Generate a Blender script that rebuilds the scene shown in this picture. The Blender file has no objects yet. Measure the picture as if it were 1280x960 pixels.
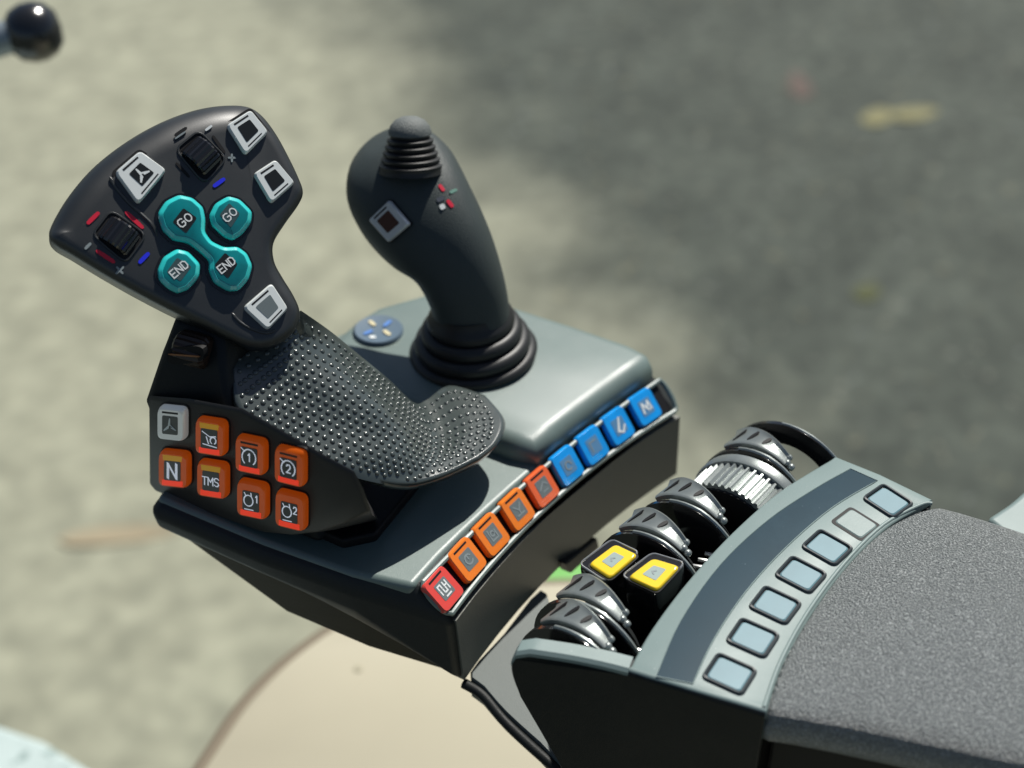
import bpy, bmesh, math, random
import numpy as np
from mathutils import Vector, Matrix
from mathutils.bvhtree import BVHTree

random.seed(4)
SC = bpy.context.scene
COL = SC.collection
CM = 0.01            # everything below is authored in centimetres, scaled to metres at the end
LIFT = 200.0         # console deck stands 2 m above the ground outside

# ------------------------------------------------------------------ camera
PITCH, YAW, DIST, FPX = math.radians(38), math.radians(30.5), 70.0, 1778.0
_h = Vector((math.cos(YAW), math.sin(YAW), 0))
CR = Vector((math.sin(YAW), -math.cos(YAW), 0))
CD = _h * math.cos(PITCH) - Vector((0, 0, 1)) * math.sin(PITCH)
CU = _h * math.sin(PITCH) + Vector((0, 0, 1)) * math.cos(PITCH)
CP = -CD * DIST
cam_d = bpy.data.cameras.new('camera')
cam = bpy.data.objects.new('camera', cam_d)
COL.objects.link(cam)
cam.matrix_world = Matrix((
    (CR.x, CU.x, -CD.x, CP.x * CM), (CR.y, CU.y, -CD.y, CP.y * CM),
    (CR.z, CU.z, -CD.z, (CP.z + LIFT) * CM), (0, 0, 0, 1)))
cam_d.sensor_width = 36
cam_d.lens = FPX / 1280 * 36
cam_d.clip_start = 0.02
cam_d.clip_end = 200
cam_d.dof.use_dof = True
cam_d.dof.focus_distance = 0.605
cam_d.dof.aperture_fstop = 5.2
SC.camera = cam

# ------------------------------------------------------------------ world and sun
SUN_EL, SUN_AZ = math.radians(56), math.radians(3)      # azimuth from +X, towards -Y
w = bpy.data.worlds.new('World')
SC.world = w
w.use_nodes = True
nt = w.node_tree
sky = nt.nodes.new('ShaderNodeTexSky')
sky.sky_type = 'NISHITA'
sky.sun_disc = False
sky.sun_elevation = SUN_EL
sky.sun_rotation = math.pi / 2 - SUN_AZ
nt.links.new(sky.outputs[0], nt.nodes['Background'].inputs[0])
nt.nodes['Background'].inputs[1].default_value = 0.05
sl = bpy.data.lights.new('sun', 'SUN')
sl.energy = 5.0
sl.angle = math.radians(0.6)
sl.color = (1.0, 0.965, 0.90)
so = bpy.data.objects.new('sun', sl)
COL.objects.link(so)
sd = Vector((math.cos(SUN_EL) * math.cos(SUN_AZ), math.cos(SUN_EL) * math.sin(SUN_AZ), math.sin(SUN_EL)))
so.rotation_euler = sd.to_track_quat('Z', 'Y').to_euler()
so.location = (1, 0, 4)
SC.view_settings.view_transform = 'Standard'
SC.view_settings.look = 'None'
SC.view_settings.exposure = 0.15
SC.view_settings.gamma = 1.0
SC.render.engine = 'CYCLES'
SC.cycles.use_denoising = True
SC.cycles.max_bounces = 8

# ------------------------------------------------------------------ materials
MATS = {}


def mat(name, col, rough=0.5, spec=0.5, metal=0.0, bump=None, var=0.0, vscale=40, coat=0.0, emit=None,
        trans=0.0, speck=None, rvar=0.0, dust=None):
    """bump = (scale per metre, strength, distance in metres)."""
    if name in MATS:
        return MATS[name]
    m = bpy.data.materials.new(name)
    m.use_nodes = True
    n, l = m.node_tree.nodes, m.node_tree.links
    b = n['Principled BSDF']
    b.inputs['Base Color'].default_value = (*col, 1)
    b.inputs['Roughness'].default_value = rough
    b.inputs['Specular IOR Level'].default_value = spec
    b.inputs['Metallic'].default_value = metal
    b.inputs['Coat Weight'].default_value = coat
    b.inputs['Coat Roughness'].default_value = 0.12
    b.inputs['Transmission Weight'].default_value = trans
    if emit:
        b.inputs['Emission Color'].default_value = (*emit[0], 1)
        b.inputs['Emission Strength'].default_value = emit[1]
    tc = n.new('ShaderNodeTexCoord')
    if var or speck:
        no = n.new('ShaderNodeTexNoise')
        no.inputs['Scale'].default_value = vscale
        no.inputs['Detail'].default_value = 5
        l.new(tc.outputs['Object'], no.inputs['Vector'])
        mx = n.new('ShaderNodeMix')
        mx.data_type = 'RGBA'
        mx.inputs[6].default_value = (*[c * (1 - var) for c in col], 1)
        mx.inputs[7].default_value = (*[min(1, c * (1 + var)) for c in col], 1)
        l.new(no.outputs['Fac'], mx.inputs[0])
        out = mx.outputs[2]
        if speck:
            n2 = n.new('ShaderNodeTexNoise')
            n2.inputs['Scale'].default_value = speck[0]
            n2.inputs['Detail'].default_value = 2
            l.new(tc.outputs['Object'], n2.inputs['Vector'])
            rp = n.new('ShaderNodeValToRGB')
            rp.color_ramp.elements[0].position = speck[2]
            rp.color_ramp.elements[1].position = speck[2] + 0.1
            l.new(n2.outputs['Fac'], rp.inputs[0])
            m2 = n.new('ShaderNodeMix')
            m2.data_type = 'RGBA'
            l.new(rp.outputs[0], m2.inputs[0])
            l.new(out, m2.inputs[6])
            m2.inputs[7].default_value = (*speck[1], 1)
            out = m2.outputs[2]
        if dust:
            n4 = n.new('ShaderNodeTexNoise')
            n4.inputs['Scale'].default_value = 24
            n4.inputs['Detail'].default_value = 9
            n4.inputs['Roughness'].default_value = 0.72
            l.new(tc.outputs['Object'], n4.inputs['Vector'])
            r4 = n.new('ShaderNodeMapRange')
            r4.inputs[1].default_value = 0.50
            r4.inputs[2].default_value = 0.78
            r4.inputs[4].default_value = dust[1]
            l.new(n4.outputs['Fac'], r4.inputs[0])
            m4 = n.new('ShaderNodeMix')
            m4.data_type = 'RGBA'
            l.new(r4.outputs[0], m4.inputs[0])
            l.new(out, m4.inputs[6])
            m4.inputs[7].default_value = (*dust[0], 1)
            out = m4.outputs[2]
        l.new(out, b.inputs['Base Color'])
    if rvar:
        n3 = n.new('ShaderNodeTexNoise')
        n3.inputs['Scale'].default_value = 55
        n3.inputs['Detail'].default_value = 6
        l.new(tc.outputs['Object'], n3.inputs['Vector'])
        mr = n.new('ShaderNodeMapRange')
        mr.inputs[3].default_value = max(0.02, rough - rvar)
        mr.inputs[4].default_value = min(1, rough + rvar)
        l.new(n3.outputs['Fac'], mr.inputs[0])
        l.new(mr.outputs[0], b.inputs['Roughness'])
    if bump:
        nb = n.new('ShaderNodeTexNoise')
        nb.inputs['Scale'].default_value = bump[0]
        nb.inputs['Detail'].default_value = 3
        l.new(tc.outputs['Object'], nb.inputs['Vector'])
        bp = n.new('ShaderNodeBump')
        bp.inputs['Strength'].default_value = bump[1]
        bp.inputs['Distance'].default_value = bump[2]
        l.new(nb.outputs['Fac'], bp.inputs['Height'])
        l.new(bp.outputs[0], b.inputs['Normal'])
    MATS[name] = m
    return m


GREY = mat('grey soft plastic', (0.132, 0.180, 0.168), 0.43, 0.75, bump=(2600, 0.22, 0.0003), var=0.08, rvar=0.09, speck=(900, (0.36, 0.40, 0.37), 0.72), dust=((0.24, 0.29, 0.27), 0.25))
PANEL = mat('panel grey plastic', (0.180, 0.243, 0.236), 0.48, 0.50, bump=(2600, 0.22, 0.0003), var=0.08, rvar=0.08, speck=(800, (0.42, 0.46, 0.45), 0.72), dust=((0.28, 0.34, 0.33), 0.25))
GREY_SHADED = mat('shaded carrier plastic', (0.095, 0.115, 0.108), 0.5, 0.4, bump=(2600, 0.2, 0.0003), var=0.10)  # darker grey carries the partial shade on the carrier arm
DARK = mat('charcoal plastic', (0.0075, 0.0095, 0.0095), 0.55, 0.32, bump=(1500, 0.4, 0.0003), var=0.15, rvar=0.08)  # on the armrest side wall this dark colour also stands in for shade
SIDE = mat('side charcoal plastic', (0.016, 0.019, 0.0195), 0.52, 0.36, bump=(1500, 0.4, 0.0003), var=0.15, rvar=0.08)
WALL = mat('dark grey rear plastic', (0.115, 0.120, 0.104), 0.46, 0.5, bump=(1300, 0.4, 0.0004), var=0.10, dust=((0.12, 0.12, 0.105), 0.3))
HEADM = mat('grip black plastic', (0.0095, 0.0118, 0.0120), 0.41, 1.0, bump=(3000, 0.10, 0.0002), var=0.15, rvar=0.06, speck=(1000, (0.07, 0.075, 0.07), 0.73), dust=((0.03, 0.033, 0.032), 0.35))
STUDM = mat('dotted rubber', (0.050, 0.063, 0.060), 0.23, 1.0, bump=(1800, 0.25, 0.0002), var=0.1, rvar=0.05, dust=((0.10, 0.115, 0.11), 0.3))
RUBBER = mat('black rubber', (0.016, 0.017, 0.017), 0.45, 0.5, bump=(1200, 0.2, 0.0002))
STICKM = mat('joystick soft rubber', (0.044, 0.056, 0.055), 0.48, 0.40, bump=(1700, 0.5, 0.0004), var=0.1, rvar=0.08, dust=((0.055, 0.065, 0.063), 0.35))
BLACK = mat('black gap', (0.006, 0.006, 0.007), 0.6, 0.3)
GLOSSB = mat('gloss black', (0.010, 0.010, 0.011), 0.14, 0.6, coat=0.3)
UNDER = mat('brown black underside', (0.050, 0.043, 0.029), 0.7, 0.2, var=0.15, bump=(800, 0.3, 0.0005))
WHITEK = mat('white key plastic', (0.74, 0.78, 0.765), 0.22, 0.6, coat=0.5, var=0.05)
SILVK = mat('silver key plastic', (0.55, 0.56, 0.55), 0.3, 0.5, metal=0.2, emit=((0.8, 0.85, 0.85), 0.10))
WIN = mat('key window', (0.018, 0.021, 0.023), 0.3, 0.22)
WINL = mat('key window pale', (0.15, 0.18, 0.185), 0.3, 0.5)
TEAL = mat('teal key', (0.0, 0.19, 0.205), 0.10, 0.8, coat=1.0, var=0.4, vscale=140)
TEALD = mat('teal rim highlight', (0.03, 0.60, 0.58), 0.12, 0.7, coat=1.0)  # brighter teal paints the highlights along the key edges
ORANGE = mat('orange key', (0.85, 0.21, 0.02), 0.25, 0.5, coat=0.4, var=0.1, vscale=60)
ORANGE2 = mat('red orange key', (0.80, 0.13, 0.035), 0.25, 0.5, coat=0.4, var=0.1, vscale=60)
REDK = mat('red key', (0.70, 0.07, 0.055), 0.25, 0.5, coat=0.4)
BLUEK = mat('blue key', (0.006, 0.31, 0.82), 0.22, 0.5, coat=0.5, var=0.22, vscale=130)
YELK = mat('yellow key', (0.85, 0.60, 0.02), 0.25, 0.5, coat=0.4)
LITOR = mat('backlit orange key', (0.34, 0.060, 0.004), 0.35, 0.15, emit=((1.0, 0.14, 0.006), 0.15), var=0.3, vscale=110)
LITRED = mat('backlit red edge', (0.60, 0.04, 0.012), 0.35, 0.15, emit=((1.0, 0.04, 0.008), 0.45))
LITAMB = mat('backlit amber edge', (0.38, 0.22, 0.004), 0.35, 0.15, emit=((0.75, 0.36, 0.004), 0.22))
LITWH = mat('backlit symbol white', (0.70, 0.73, 0.78), 0.4, 0.3, emit=((0.8, 0.86, 1.0), 0.30))
SYMW = mat('symbol white', (0.72, 0.76, 0.76), 0.4, 0.3)
SYMG = mat('symbol grey', (0.24, 0.28, 0.29), 0.4, 0.3)
MRED = mat('red print', (0.62, 0.02, 0.05), 0.4, 0.4)
MBLUE = mat('blue print', (0.02, 0.03, 0.70), 0.4, 0.4)
SILVER = mat('satin silver', (0.27, 0.30, 0.29), 0.34, 0.8, metal=0.5, bump=(2500, 0.25, 0.0002), var=0.25, vscale=200)
STEEL = mat('steel bright', (0.62, 0.63, 0.60), 0.25, 0.5, metal=0.8)
DISPLAY = mat('display film', (0.007, 0.034, 0.052), 0.20, 0.30, var=0.15, speck=(420, (0.08, 0.13, 0.16), 0.73), dust=((0.035, 0.085, 0.11), 0.3))
PKEY = mat('pale blue membrane key', (0.115, 0.222, 0.262), 0.40, 0.30, var=0.15, vscale=90)
LEATHER = mat('grained armrest vinyl', (0.26, 0.282, 0.280), 0.34, 0.9, bump=(1250, 1.0, 0.0035), var=0.7, vscale=1300, speck=(1300, (0.52, 0.55, 0.545), 0.54))
BEIGE = mat('beige vinyl', (0.43, 0.40, 0.30), 0.6, 0.3, var=0.05, vscale=12)
BEIGED = mat('brown welt', (0.19, 0.16, 0.115), 0.7, 0.2)
GREEN = mat('green paint', (0.10, 0.38, 0.045), 0.35, 0.5)
DPADM = mat('slate blue disc', (0.105, 0.155, 0.205), 0.35, 0.5)
DBLUE = mat('blue dash', (0.09, 0.22, 0.55), 0.4, 0.4)
DYEL = mat('pale yellow dash', (0.62, 0.56, 0.36), 0.4, 0.4)

# ------------------------------------------------------------------ helpers


def V(*a):
    return Vector(a)


def ray(px, py):
    return CD + CR * ((px - 640) / FPX) - CU * ((py - 480) / FPX)


def at(px, py, z):
    d = ray(px, py)
    return CP + d * ((z - CP.z) / d.z)


def onx(px, py, x):
    d = ray(px, py)
    return CP + d * ((x - CP.x) / d.x)


class Plane:
    def __init__(s, p, n, u=None):
        s.p, s.n = Vector(p), Vector(n).normalized()
        u = Vector(u) if u is not None else CR.copy()
        s.u = (u - s.n * u.dot(s.n)).normalized()
        s.v = s.n.cross(s.u).normalized()

    def hit(s, px, py, w=0.0):
        d = ray(px, py)
        return CP + d * (((s.p + s.n * w) - CP).dot(s.n) / d.dot(s.n))

    def to2(s, q):
        r = q - s.p
        return Vector((r.dot(s.u), r.dot(s.v)))

    def px(s, px, py, w=0.0):
        return s.to2(s.hit(px, py, w))

    def to3(s, q, w=0.0):
        return s.p + s.u * q[0] + s.v * q[1] + s.n * w


def root_of(o):
    while o.parent:
        o = o.parent
    return o


def mesh(name, verts, faces, m, parent=None, smooth=True, bevel=0, seg=3, subsurf=0, sharp=40, wn=True):
    me = bpy.data.meshes.new(name)
    org = Vector(root_of(parent).location) if parent else Vector((0, 0, 0))
    if parent is None:
        lo = [min(v[i] for v in verts) for i in range(3)]
        hi = [max(v[i] for v in verts) for i in range(3)]
        org = Vector(((lo[0] + hi[0]) / 2, (lo[1] + hi[1]) / 2, lo[2]))
    bm = bmesh.new()
    vs = [bm.verts.new((v[0] - org.x, v[1] - org.y, v[2] - org.z)) for v in verts]
    for f in faces:
        try:
            bm.faces.new([vs[i] for i in f])
        except ValueError:
            pass
    bmesh.ops.recalc_face_normals(bm, faces=bm.faces)
    bm.to_mesh(me)
    bm.free()
    me.materials.append(m)
    if smooth:
        for p in me.polygons:
            p.use_smooth = True
        if not subsurf and not bevel:
            me.set_sharp_from_angle(angle=math.radians(sharp))
    o = bpy.data.objects.new(name, me)
    COL.objects.link(o)
    if parent:
        o.parent = parent
    else:
        o.location = org
    if bevel:
        b = o.modifiers.new('bevel', 'BEVEL')
        b.width = bevel * CM
        b.segments = seg
        b.limit_method = 'ANGLE'
        b.angle_limit = math.radians(28)
        b.use_clamp_overlap = True
        if wn:
            o.modifiers.new('wn', 'WEIGHTED_NORMAL')
    if subsurf:
        s = o.modifiers.new('sub', 'SUBSURF')
        s.levels = s.render_levels = subsurf
    return o


def thing(name, label, cat, loc=(0, 0, 0), group=None):
    o = bpy.data.objects.new(name, None)
    COL.objects.link(o)
    o.empty_display_size = 0.02
    o.location = loc
    o['label'] = label
    o['category'] = cat
    if group:
        o['group'] = group
    return o


def tag(o, label=None, cat=None, group=None, kind=None):
    for k, v in (('label', label), ('category', cat), ('group', group), ('kind', kind)):
        if v:
            o[k] = v
    return o


def loft(rings, cap0=True, cap1=True, closed=True):
    n = len(rings[0])
    vs = [p for r in rings for p in r]
    fs = []
    for i in range(len(rings) - 1):
        for j in range(n if closed else n - 1):
            k = (j + 1) % n
            fs.append((i * n + j, i * n + k, (i + 1) * n + k, (i + 1) * n + j))
    if cap0:
        fs.append(tuple(range(n))[::-1])
    if cap1:
        fs.append(tuple(range((len(rings) - 1) * n, len(rings) * n)))
    return vs, fs


def lathe(prof, base, axis, n=40, tooth=None):
    a = Vector(axis).normalized()
    t = a.cross(V(0, 0, 1))
    if t.length < 1e-3:
        t = V(1, 0, 0)
    t.normalize()
    b = a.cross(t)
    rings = []
    for r, hh in prof:
        rings.append([Vector(base) + a * hh + (t * math.cos(2 * math.pi * j / n) + b * math.sin(2 * math.pi * j / n)) * (r if not tooth else r * (1 - tooth * (j % 2)))
                      for j in range(n)])
    return loft(rings)


def cr_curve(P, n, closed=False):
    """Catmull-Rom through points."""
    out = []
    N = len(P)
    m = N if closed else N - 1
    for i in range(m):
        g = lambda k: P[k % N] if closed else P[max(0, min(N - 1, k))]
        p0, p1, p2, p3 = g(i - 1), g(i), g(i + 1), g(i + 2)
        for s in range(n):
            t = s / n
            out.append(0.5 * ((2 * p1) + (p2 - p0) * t + (2 * p0 - 5 * p1 + 4 * p2 - p3) * t * t + (3 * p1 - p0 - 3 * p2 + p3) * t ** 3))
    if not closed:
        out.append(P[-1].copy())
    return out


def rounded(poly, f=0.25, n=4):
    """Round the corners of a 2-D polygon; f is the share of each edge used."""
    out = []
    N = len(poly)
    for i in range(N):
        a, b, c = poly[i - 1], poly[i], poly[(i + 1) % N]
        p, q = b.lerp(a, f), b.lerp(c, f)
        for k in range(n + 1):
            t = k / n
            out.append(p * (1 - t) ** 2 + b * 2 * t * (1 - t) + q * t * t)
    return out


def offset(poly, d):
    """Inward offset (d > 0) of a closed 2-D polygon along vertex normals; d may be a list."""
    N = len(poly)
    area = sum(poly[i].x * poly[(i + 1) % N].y - poly[(i + 1) % N].x * poly[i].y for i in range(N))
    s = 1 if area > 0 else -1
    out = []
    for i in range(N):
        t = (poly[(i + 1) % N] - poly[i - 1]).normalized()
        nrm = Vector((-t.y, t.x)) * s
        dd = d[i] if isinstance(d, list) else d
        out.append(poly[i] + nrm * dd)
    return out


def scaled(poly, k):
    c = sum(poly, Vector((0, 0))) / len(poly)
    return [c + (p - c) * k for p in poly]


def slab(name, pl, rings, m, parent, **kw):
    """rings: list of (2-D polygon, w) stacked along the plane normal."""
    vs, fs = loft([[pl.to3(q, w) for q in poly] for poly, w in rings])
    return mesh(name, vs, fs, m, parent, **kw)


def tube(name, pts, r, m, parent, n=8, closed=False):
    rings = []
    N = len(pts)
    up = V(0.13, 0.21, 0.97)
    for i, p in enumerate(pts):
        a = pts[(i - 1) % N] if closed or i > 0 else p
        b = pts[(i + 1) % N] if closed or i < N - 1 else p
        t = (b - a).normalized()
        x = t.cross(up).normalized()
        y = x.cross(t)
        rr = r[i] if isinstance(r, list) else r
        rings.append([p + (x * math.cos(2 * math.pi * j / n) + y * math.sin(2 * math.pi * j / n)) * rr for j in range(n)])
    if closed:
        rings.append(rings[0])
        vs, fs = loft(rings, False, False)
    else:
        vs, fs = loft(rings)
    return mesh(name, vs, fs, m, parent)


def strokes(name, pl, quad, lines, wid, w, m, parent, th=0.012):
    """Polylines given in [-1,1]^2, mapped into a quad (TL, TR, BR, BL) on a plane."""
    TL, TR, BR, BL = quad

    def mp(q):
        a, b = (q[0] + 1) / 2, (q[1] + 1) / 2
        return (BL * (1 - a) + BR * a) * (1 - b) + (TL * (1 - a) + TR * a) * b
    vs, fs = [], []
    for ln in lines:
        P = [mp(q) for q in ln]
        for i in range(len(P) - 1):
            t = P[i + 1] - P[i]
            if t.length < 1e-6:
                continue
            t = t.normalized()
            nn = Vector((-t.y, t.x)) * wid / 2
            e = t * wid * 0.35
            base = len(vs)
            c4 = [P[i] - e - nn, P[i + 1] + e - nn, P[i + 1] + e + nn, P[i] - e + nn]
            dw = 0.0008 * (len(vs) // 8 % 7)
            vs += [pl.to3(q, w) for q in c4] + [pl.to3(q, w + th + dw) for q in c4]
            fs += [(base + 4, base + 5, base + 6, base + 7), (base, base + 1, base + 5, base + 4), (base + 1, base + 2, base + 6, base + 5),
                   (base + 2, base + 3, base + 7, base + 6), (base + 3, base, base + 4, base + 7)]
    return mesh(name, vs, fs, m, parent, smooth=False)


def arc(cx, cy, r, a0, a1, n=10, ry=None):
    return [(cx + r * math.cos(math.radians(a0 + (a1 - a0) * i / n)), cy + (ry or r) * math.sin(math.radians(a0 + (a1 - a0) * i / n))) for i in range(n + 1)]


GLY = {
    'G': [[(0.9, 0.75), (0.5, 1), (-0.5, 1), (-1, 0.5), (-1, -0.5), (-0.5, -1), (0.5, -1), (1, -0.6), (1, 0), (0.2, 0)]],
    'O': [arc(0, 0, 1, 0, 360, 12)],
    'E': [[(1, 1), (-0.9, 1), (-0.9, -1), (1, -1)], [(-0.9, 0), (0.7, 0)]],
    'N': [[(-1, -1), (-1, 1), (1, -1), (1, 1)]],
    'D': [[(-0.9, -1), (-0.9, 1), (0.2, 1), (0.9, 0.5), (0.9, -0.5), (0.2, -1), (-0.9, -1)]],
    'T': [[(-1, 1), (1, 1)], [(0, 1), (0, -1)]],
    'M': [[(-1, -1), (-1, 1), (0, -0.2), (1, 1), (1, -1)]],
    'S': [[(0.9, 0.7), (0.4, 1), (-0.5, 1), (-0.9, 0.6), (-0.6, 0.1), (0.6, -0.1), (0.9, -0.6), (0.5, -1), (-0.4, -1), (-0.9, -0.7)]],
    '1': [[(-0.5, 0.5), (0.15, 1), (0.15, -1)]],
    '2': [[(-0.8, 0.6), (-0.4, 1), (0.4, 1), (0.8, 0.6), (0.7, 0.1), (-0.8, -1), (0.9, -1)]],
}


def text(s, x0, x1, y0, y1, gap=0.25):
    n = len(s)
    wch = (x1 - x0) / (n + gap * (n - 1))
    out = []
    for i, c in enumerate(s):
        cx = x0 + wch * (0.5 + i * (1 + gap))
        for ln in GLY[c]:
            out.append([(cx + q[0] * wch / 2, (y0 + y1) / 2 + q[1] * (y1 - y0) / 2) for q in ln])
    return out


PROP = [[(0, 0.1), (0, 0.75)], [(0, 0.1), (-0.75, -0.6)], [(0, 0.1), (0.75, -0.45)], [(-0.75, -0.6), (-0.2, -0.3), (0, 0.75)], [(0.2, -0.25), (0.75, -0.45)]]
LEVERSYM = [[(-0.8, 0.7), (0.1, 0.25), (0.8, 0.35)], arc(0.5, -0.1, 0.35, -60, 240, 8), [(-0.7, -0.55), (0.9, -0.75)], [(-0.3, 0.2), (-0.05, -0.45)]]


def loopsym(d):
    return [arc(0, 0, 0.82, -50, 230, 14), [(-0.95, 0.85), (-0.5, 0.55)]] + text(d, -0.25, 0.3, -0.4, 0.4)


def potsym(d):
    return [arc(-0.25, 0.05, 0.55, 60, 400, 14), [(-0.75, 0.8), (-0.55, 0.5)], [(0.05, 0.85), (0.1, 0.45)], [(-0.7, -0.85), (0.3, -0.85)]] + text(d, 0.5, 0.95, 0.0, 0.7)


def key(parent, pl, quad, h, cap, win=WIN, sym=None, symm=SYMW, rnd=0.2, inner=0.5, w0=0.0, sw=0.075, bez=0.12, slot=True,
        quad_in=None, low=None, top=None, name='key', label=None, dish=False, bezm=BLACK, squad=None, low2=False):
    """One push key: cap with bevelled edge, dark surround, window, indicator slot and symbol."""
    c = sum(quad, Vector((0, 0))) / 4
    P = rounded(quad, rnd, 4)
    size = (quad[0] - quad[2]).length / 1.414
    k1, k2 = 1 - 0.065 / size * 2, 1 - 0.11 / size * 2
    rings = [(P, w0), (P, w0 + h * 0.55), (scaled(P, (1 + k1) / 2), w0 + h * 0.85), (scaled(P, k1), w0 + h), (scaled(P, k2), w0 + h)]
    o = slab(name, pl, rings, cap, parent, sharp=35)
    if label:
        o['label'] = label
    kb = 1 + bez / size * 2
    slab('surround', pl, [(scaled(P, kb), w0 - 0.05), (scaled(P, kb), w0 + 0.03)], bezm, o)
    q = quad_in if quad_in else [c + (p - c) * inner for p in quad]
    wt = w0 + h + 0.012
    if win:
        slab('window', pl, [(rounded(q, 0.08, 2), w0 + h - 0.04), (rounded(q, 0.08, 2), wt)], win, o)
    if sym:
        strokes('symbol', pl, squad or q, sym, sw, wt, symm, o)
    TL, TR, BR, BL = [c + (p - c) * k2 for p in quad]
    if slot:
        a, b = TL.lerp(BL, 0.02), TR.lerp(BR, 0.02)
        a2, b2 = TL.lerp(BL, 0.085), TR.lerp(BR, 0.085)
        qq = [a.lerp(b, 0.16), a.lerp(b, 0.84), a2.lerp(b2, 0.84), a2.lerp(b2, 0.16)]
        slab('indicator_slot', pl, [(qq, w0 + h - 0.03), (qq, w0 + h + 0.008)], top or BLACK, o, smooth=False)
    if slot and low2:
        a, b = BL.lerp(TL, 0.03), BR.lerp(TR, 0.03)
        a2, b2 = BL.lerp(TL, 0.075), BR.lerp(TR, 0.075)
        qq = [a.lerp(b, 0.16), a.lerp(b, 0.84), a2.lerp(b2, 0.84), a2.lerp(b2, 0.16)]
        slab('indicator_slot', pl, [(qq, w0 + h - 0.03), (qq, w0 + h + 0.008)], BLACK, o, smooth=False)
    if top and not slot:
        qq = [TL.lerp(TR, .12), TL.lerp(TR, .88), TR.lerp(TL, .14).lerp(BR.lerp(BL, .14), 0.17), TL.lerp(TR, .14).lerp(BL.lerp(BR, .14), 0.17)]
        slab('light_edge', pl, [(qq, w0 + h - 0.03), (qq, w0 + h + 0.010)], top, o, smooth=False)
    if low:
        qq = [BL.lerp(TL, .18).lerp(BR.lerp(TR, .18), .1), BL.lerp(TL, .18).lerp(BR.lerp(TR, .18), .9), BL.lerp(BR, .9), BL.lerp(BR, .1)]
        slab('light_edge', pl, [(qq, w0 + h - 0.03), (qq, w0 + h + 0.010)], low, o, smooth=False)
    return o


def bvh_of(vs, fs):
    return BVHTree.FromPolygons([tuple(v) for v in vs], [tuple(f) for f in fs])


def cast(b, px, py):
    d = ray(px, py).normalized()
    h = b.ray_cast(CP, d)
    return h[0], (h[1] if h[1] is None or h[1].dot(d) < 0 else -h[1])


def patch_plane(b, px, py, u=None, lift=0.0):
    p, n = cast(b, px, py)
    return Plane(p + n * lift, n, u)


def dash(pl, p0, p1, wid, m, parent, name='mark', w=0.0, th=0.05):
    a, b = Vector(p0), Vector(p1)
    t = (b - a).normalized()
    nn = Vector((-t.y, t.x)) * wid / 2
    q = rounded([a - nn, b - nn, b + nn, a + nn], 0.3 if wid > 0.01 else 0.1, 2)
    return slab(name, pl, [(q, w - 0.03), (q, w + th)], m, parent, sharp=30)


def prism(name, pts, z0, z1, m, parent, bevel=0, **kw):
    vs, fs = loft([[V(p[0], p[1], z0) for p in pts], [V(p[0], p[1], z1) for p in pts]])
    return mesh(name, vs, fs, m, parent, bevel=bevel, **kw)


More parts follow.
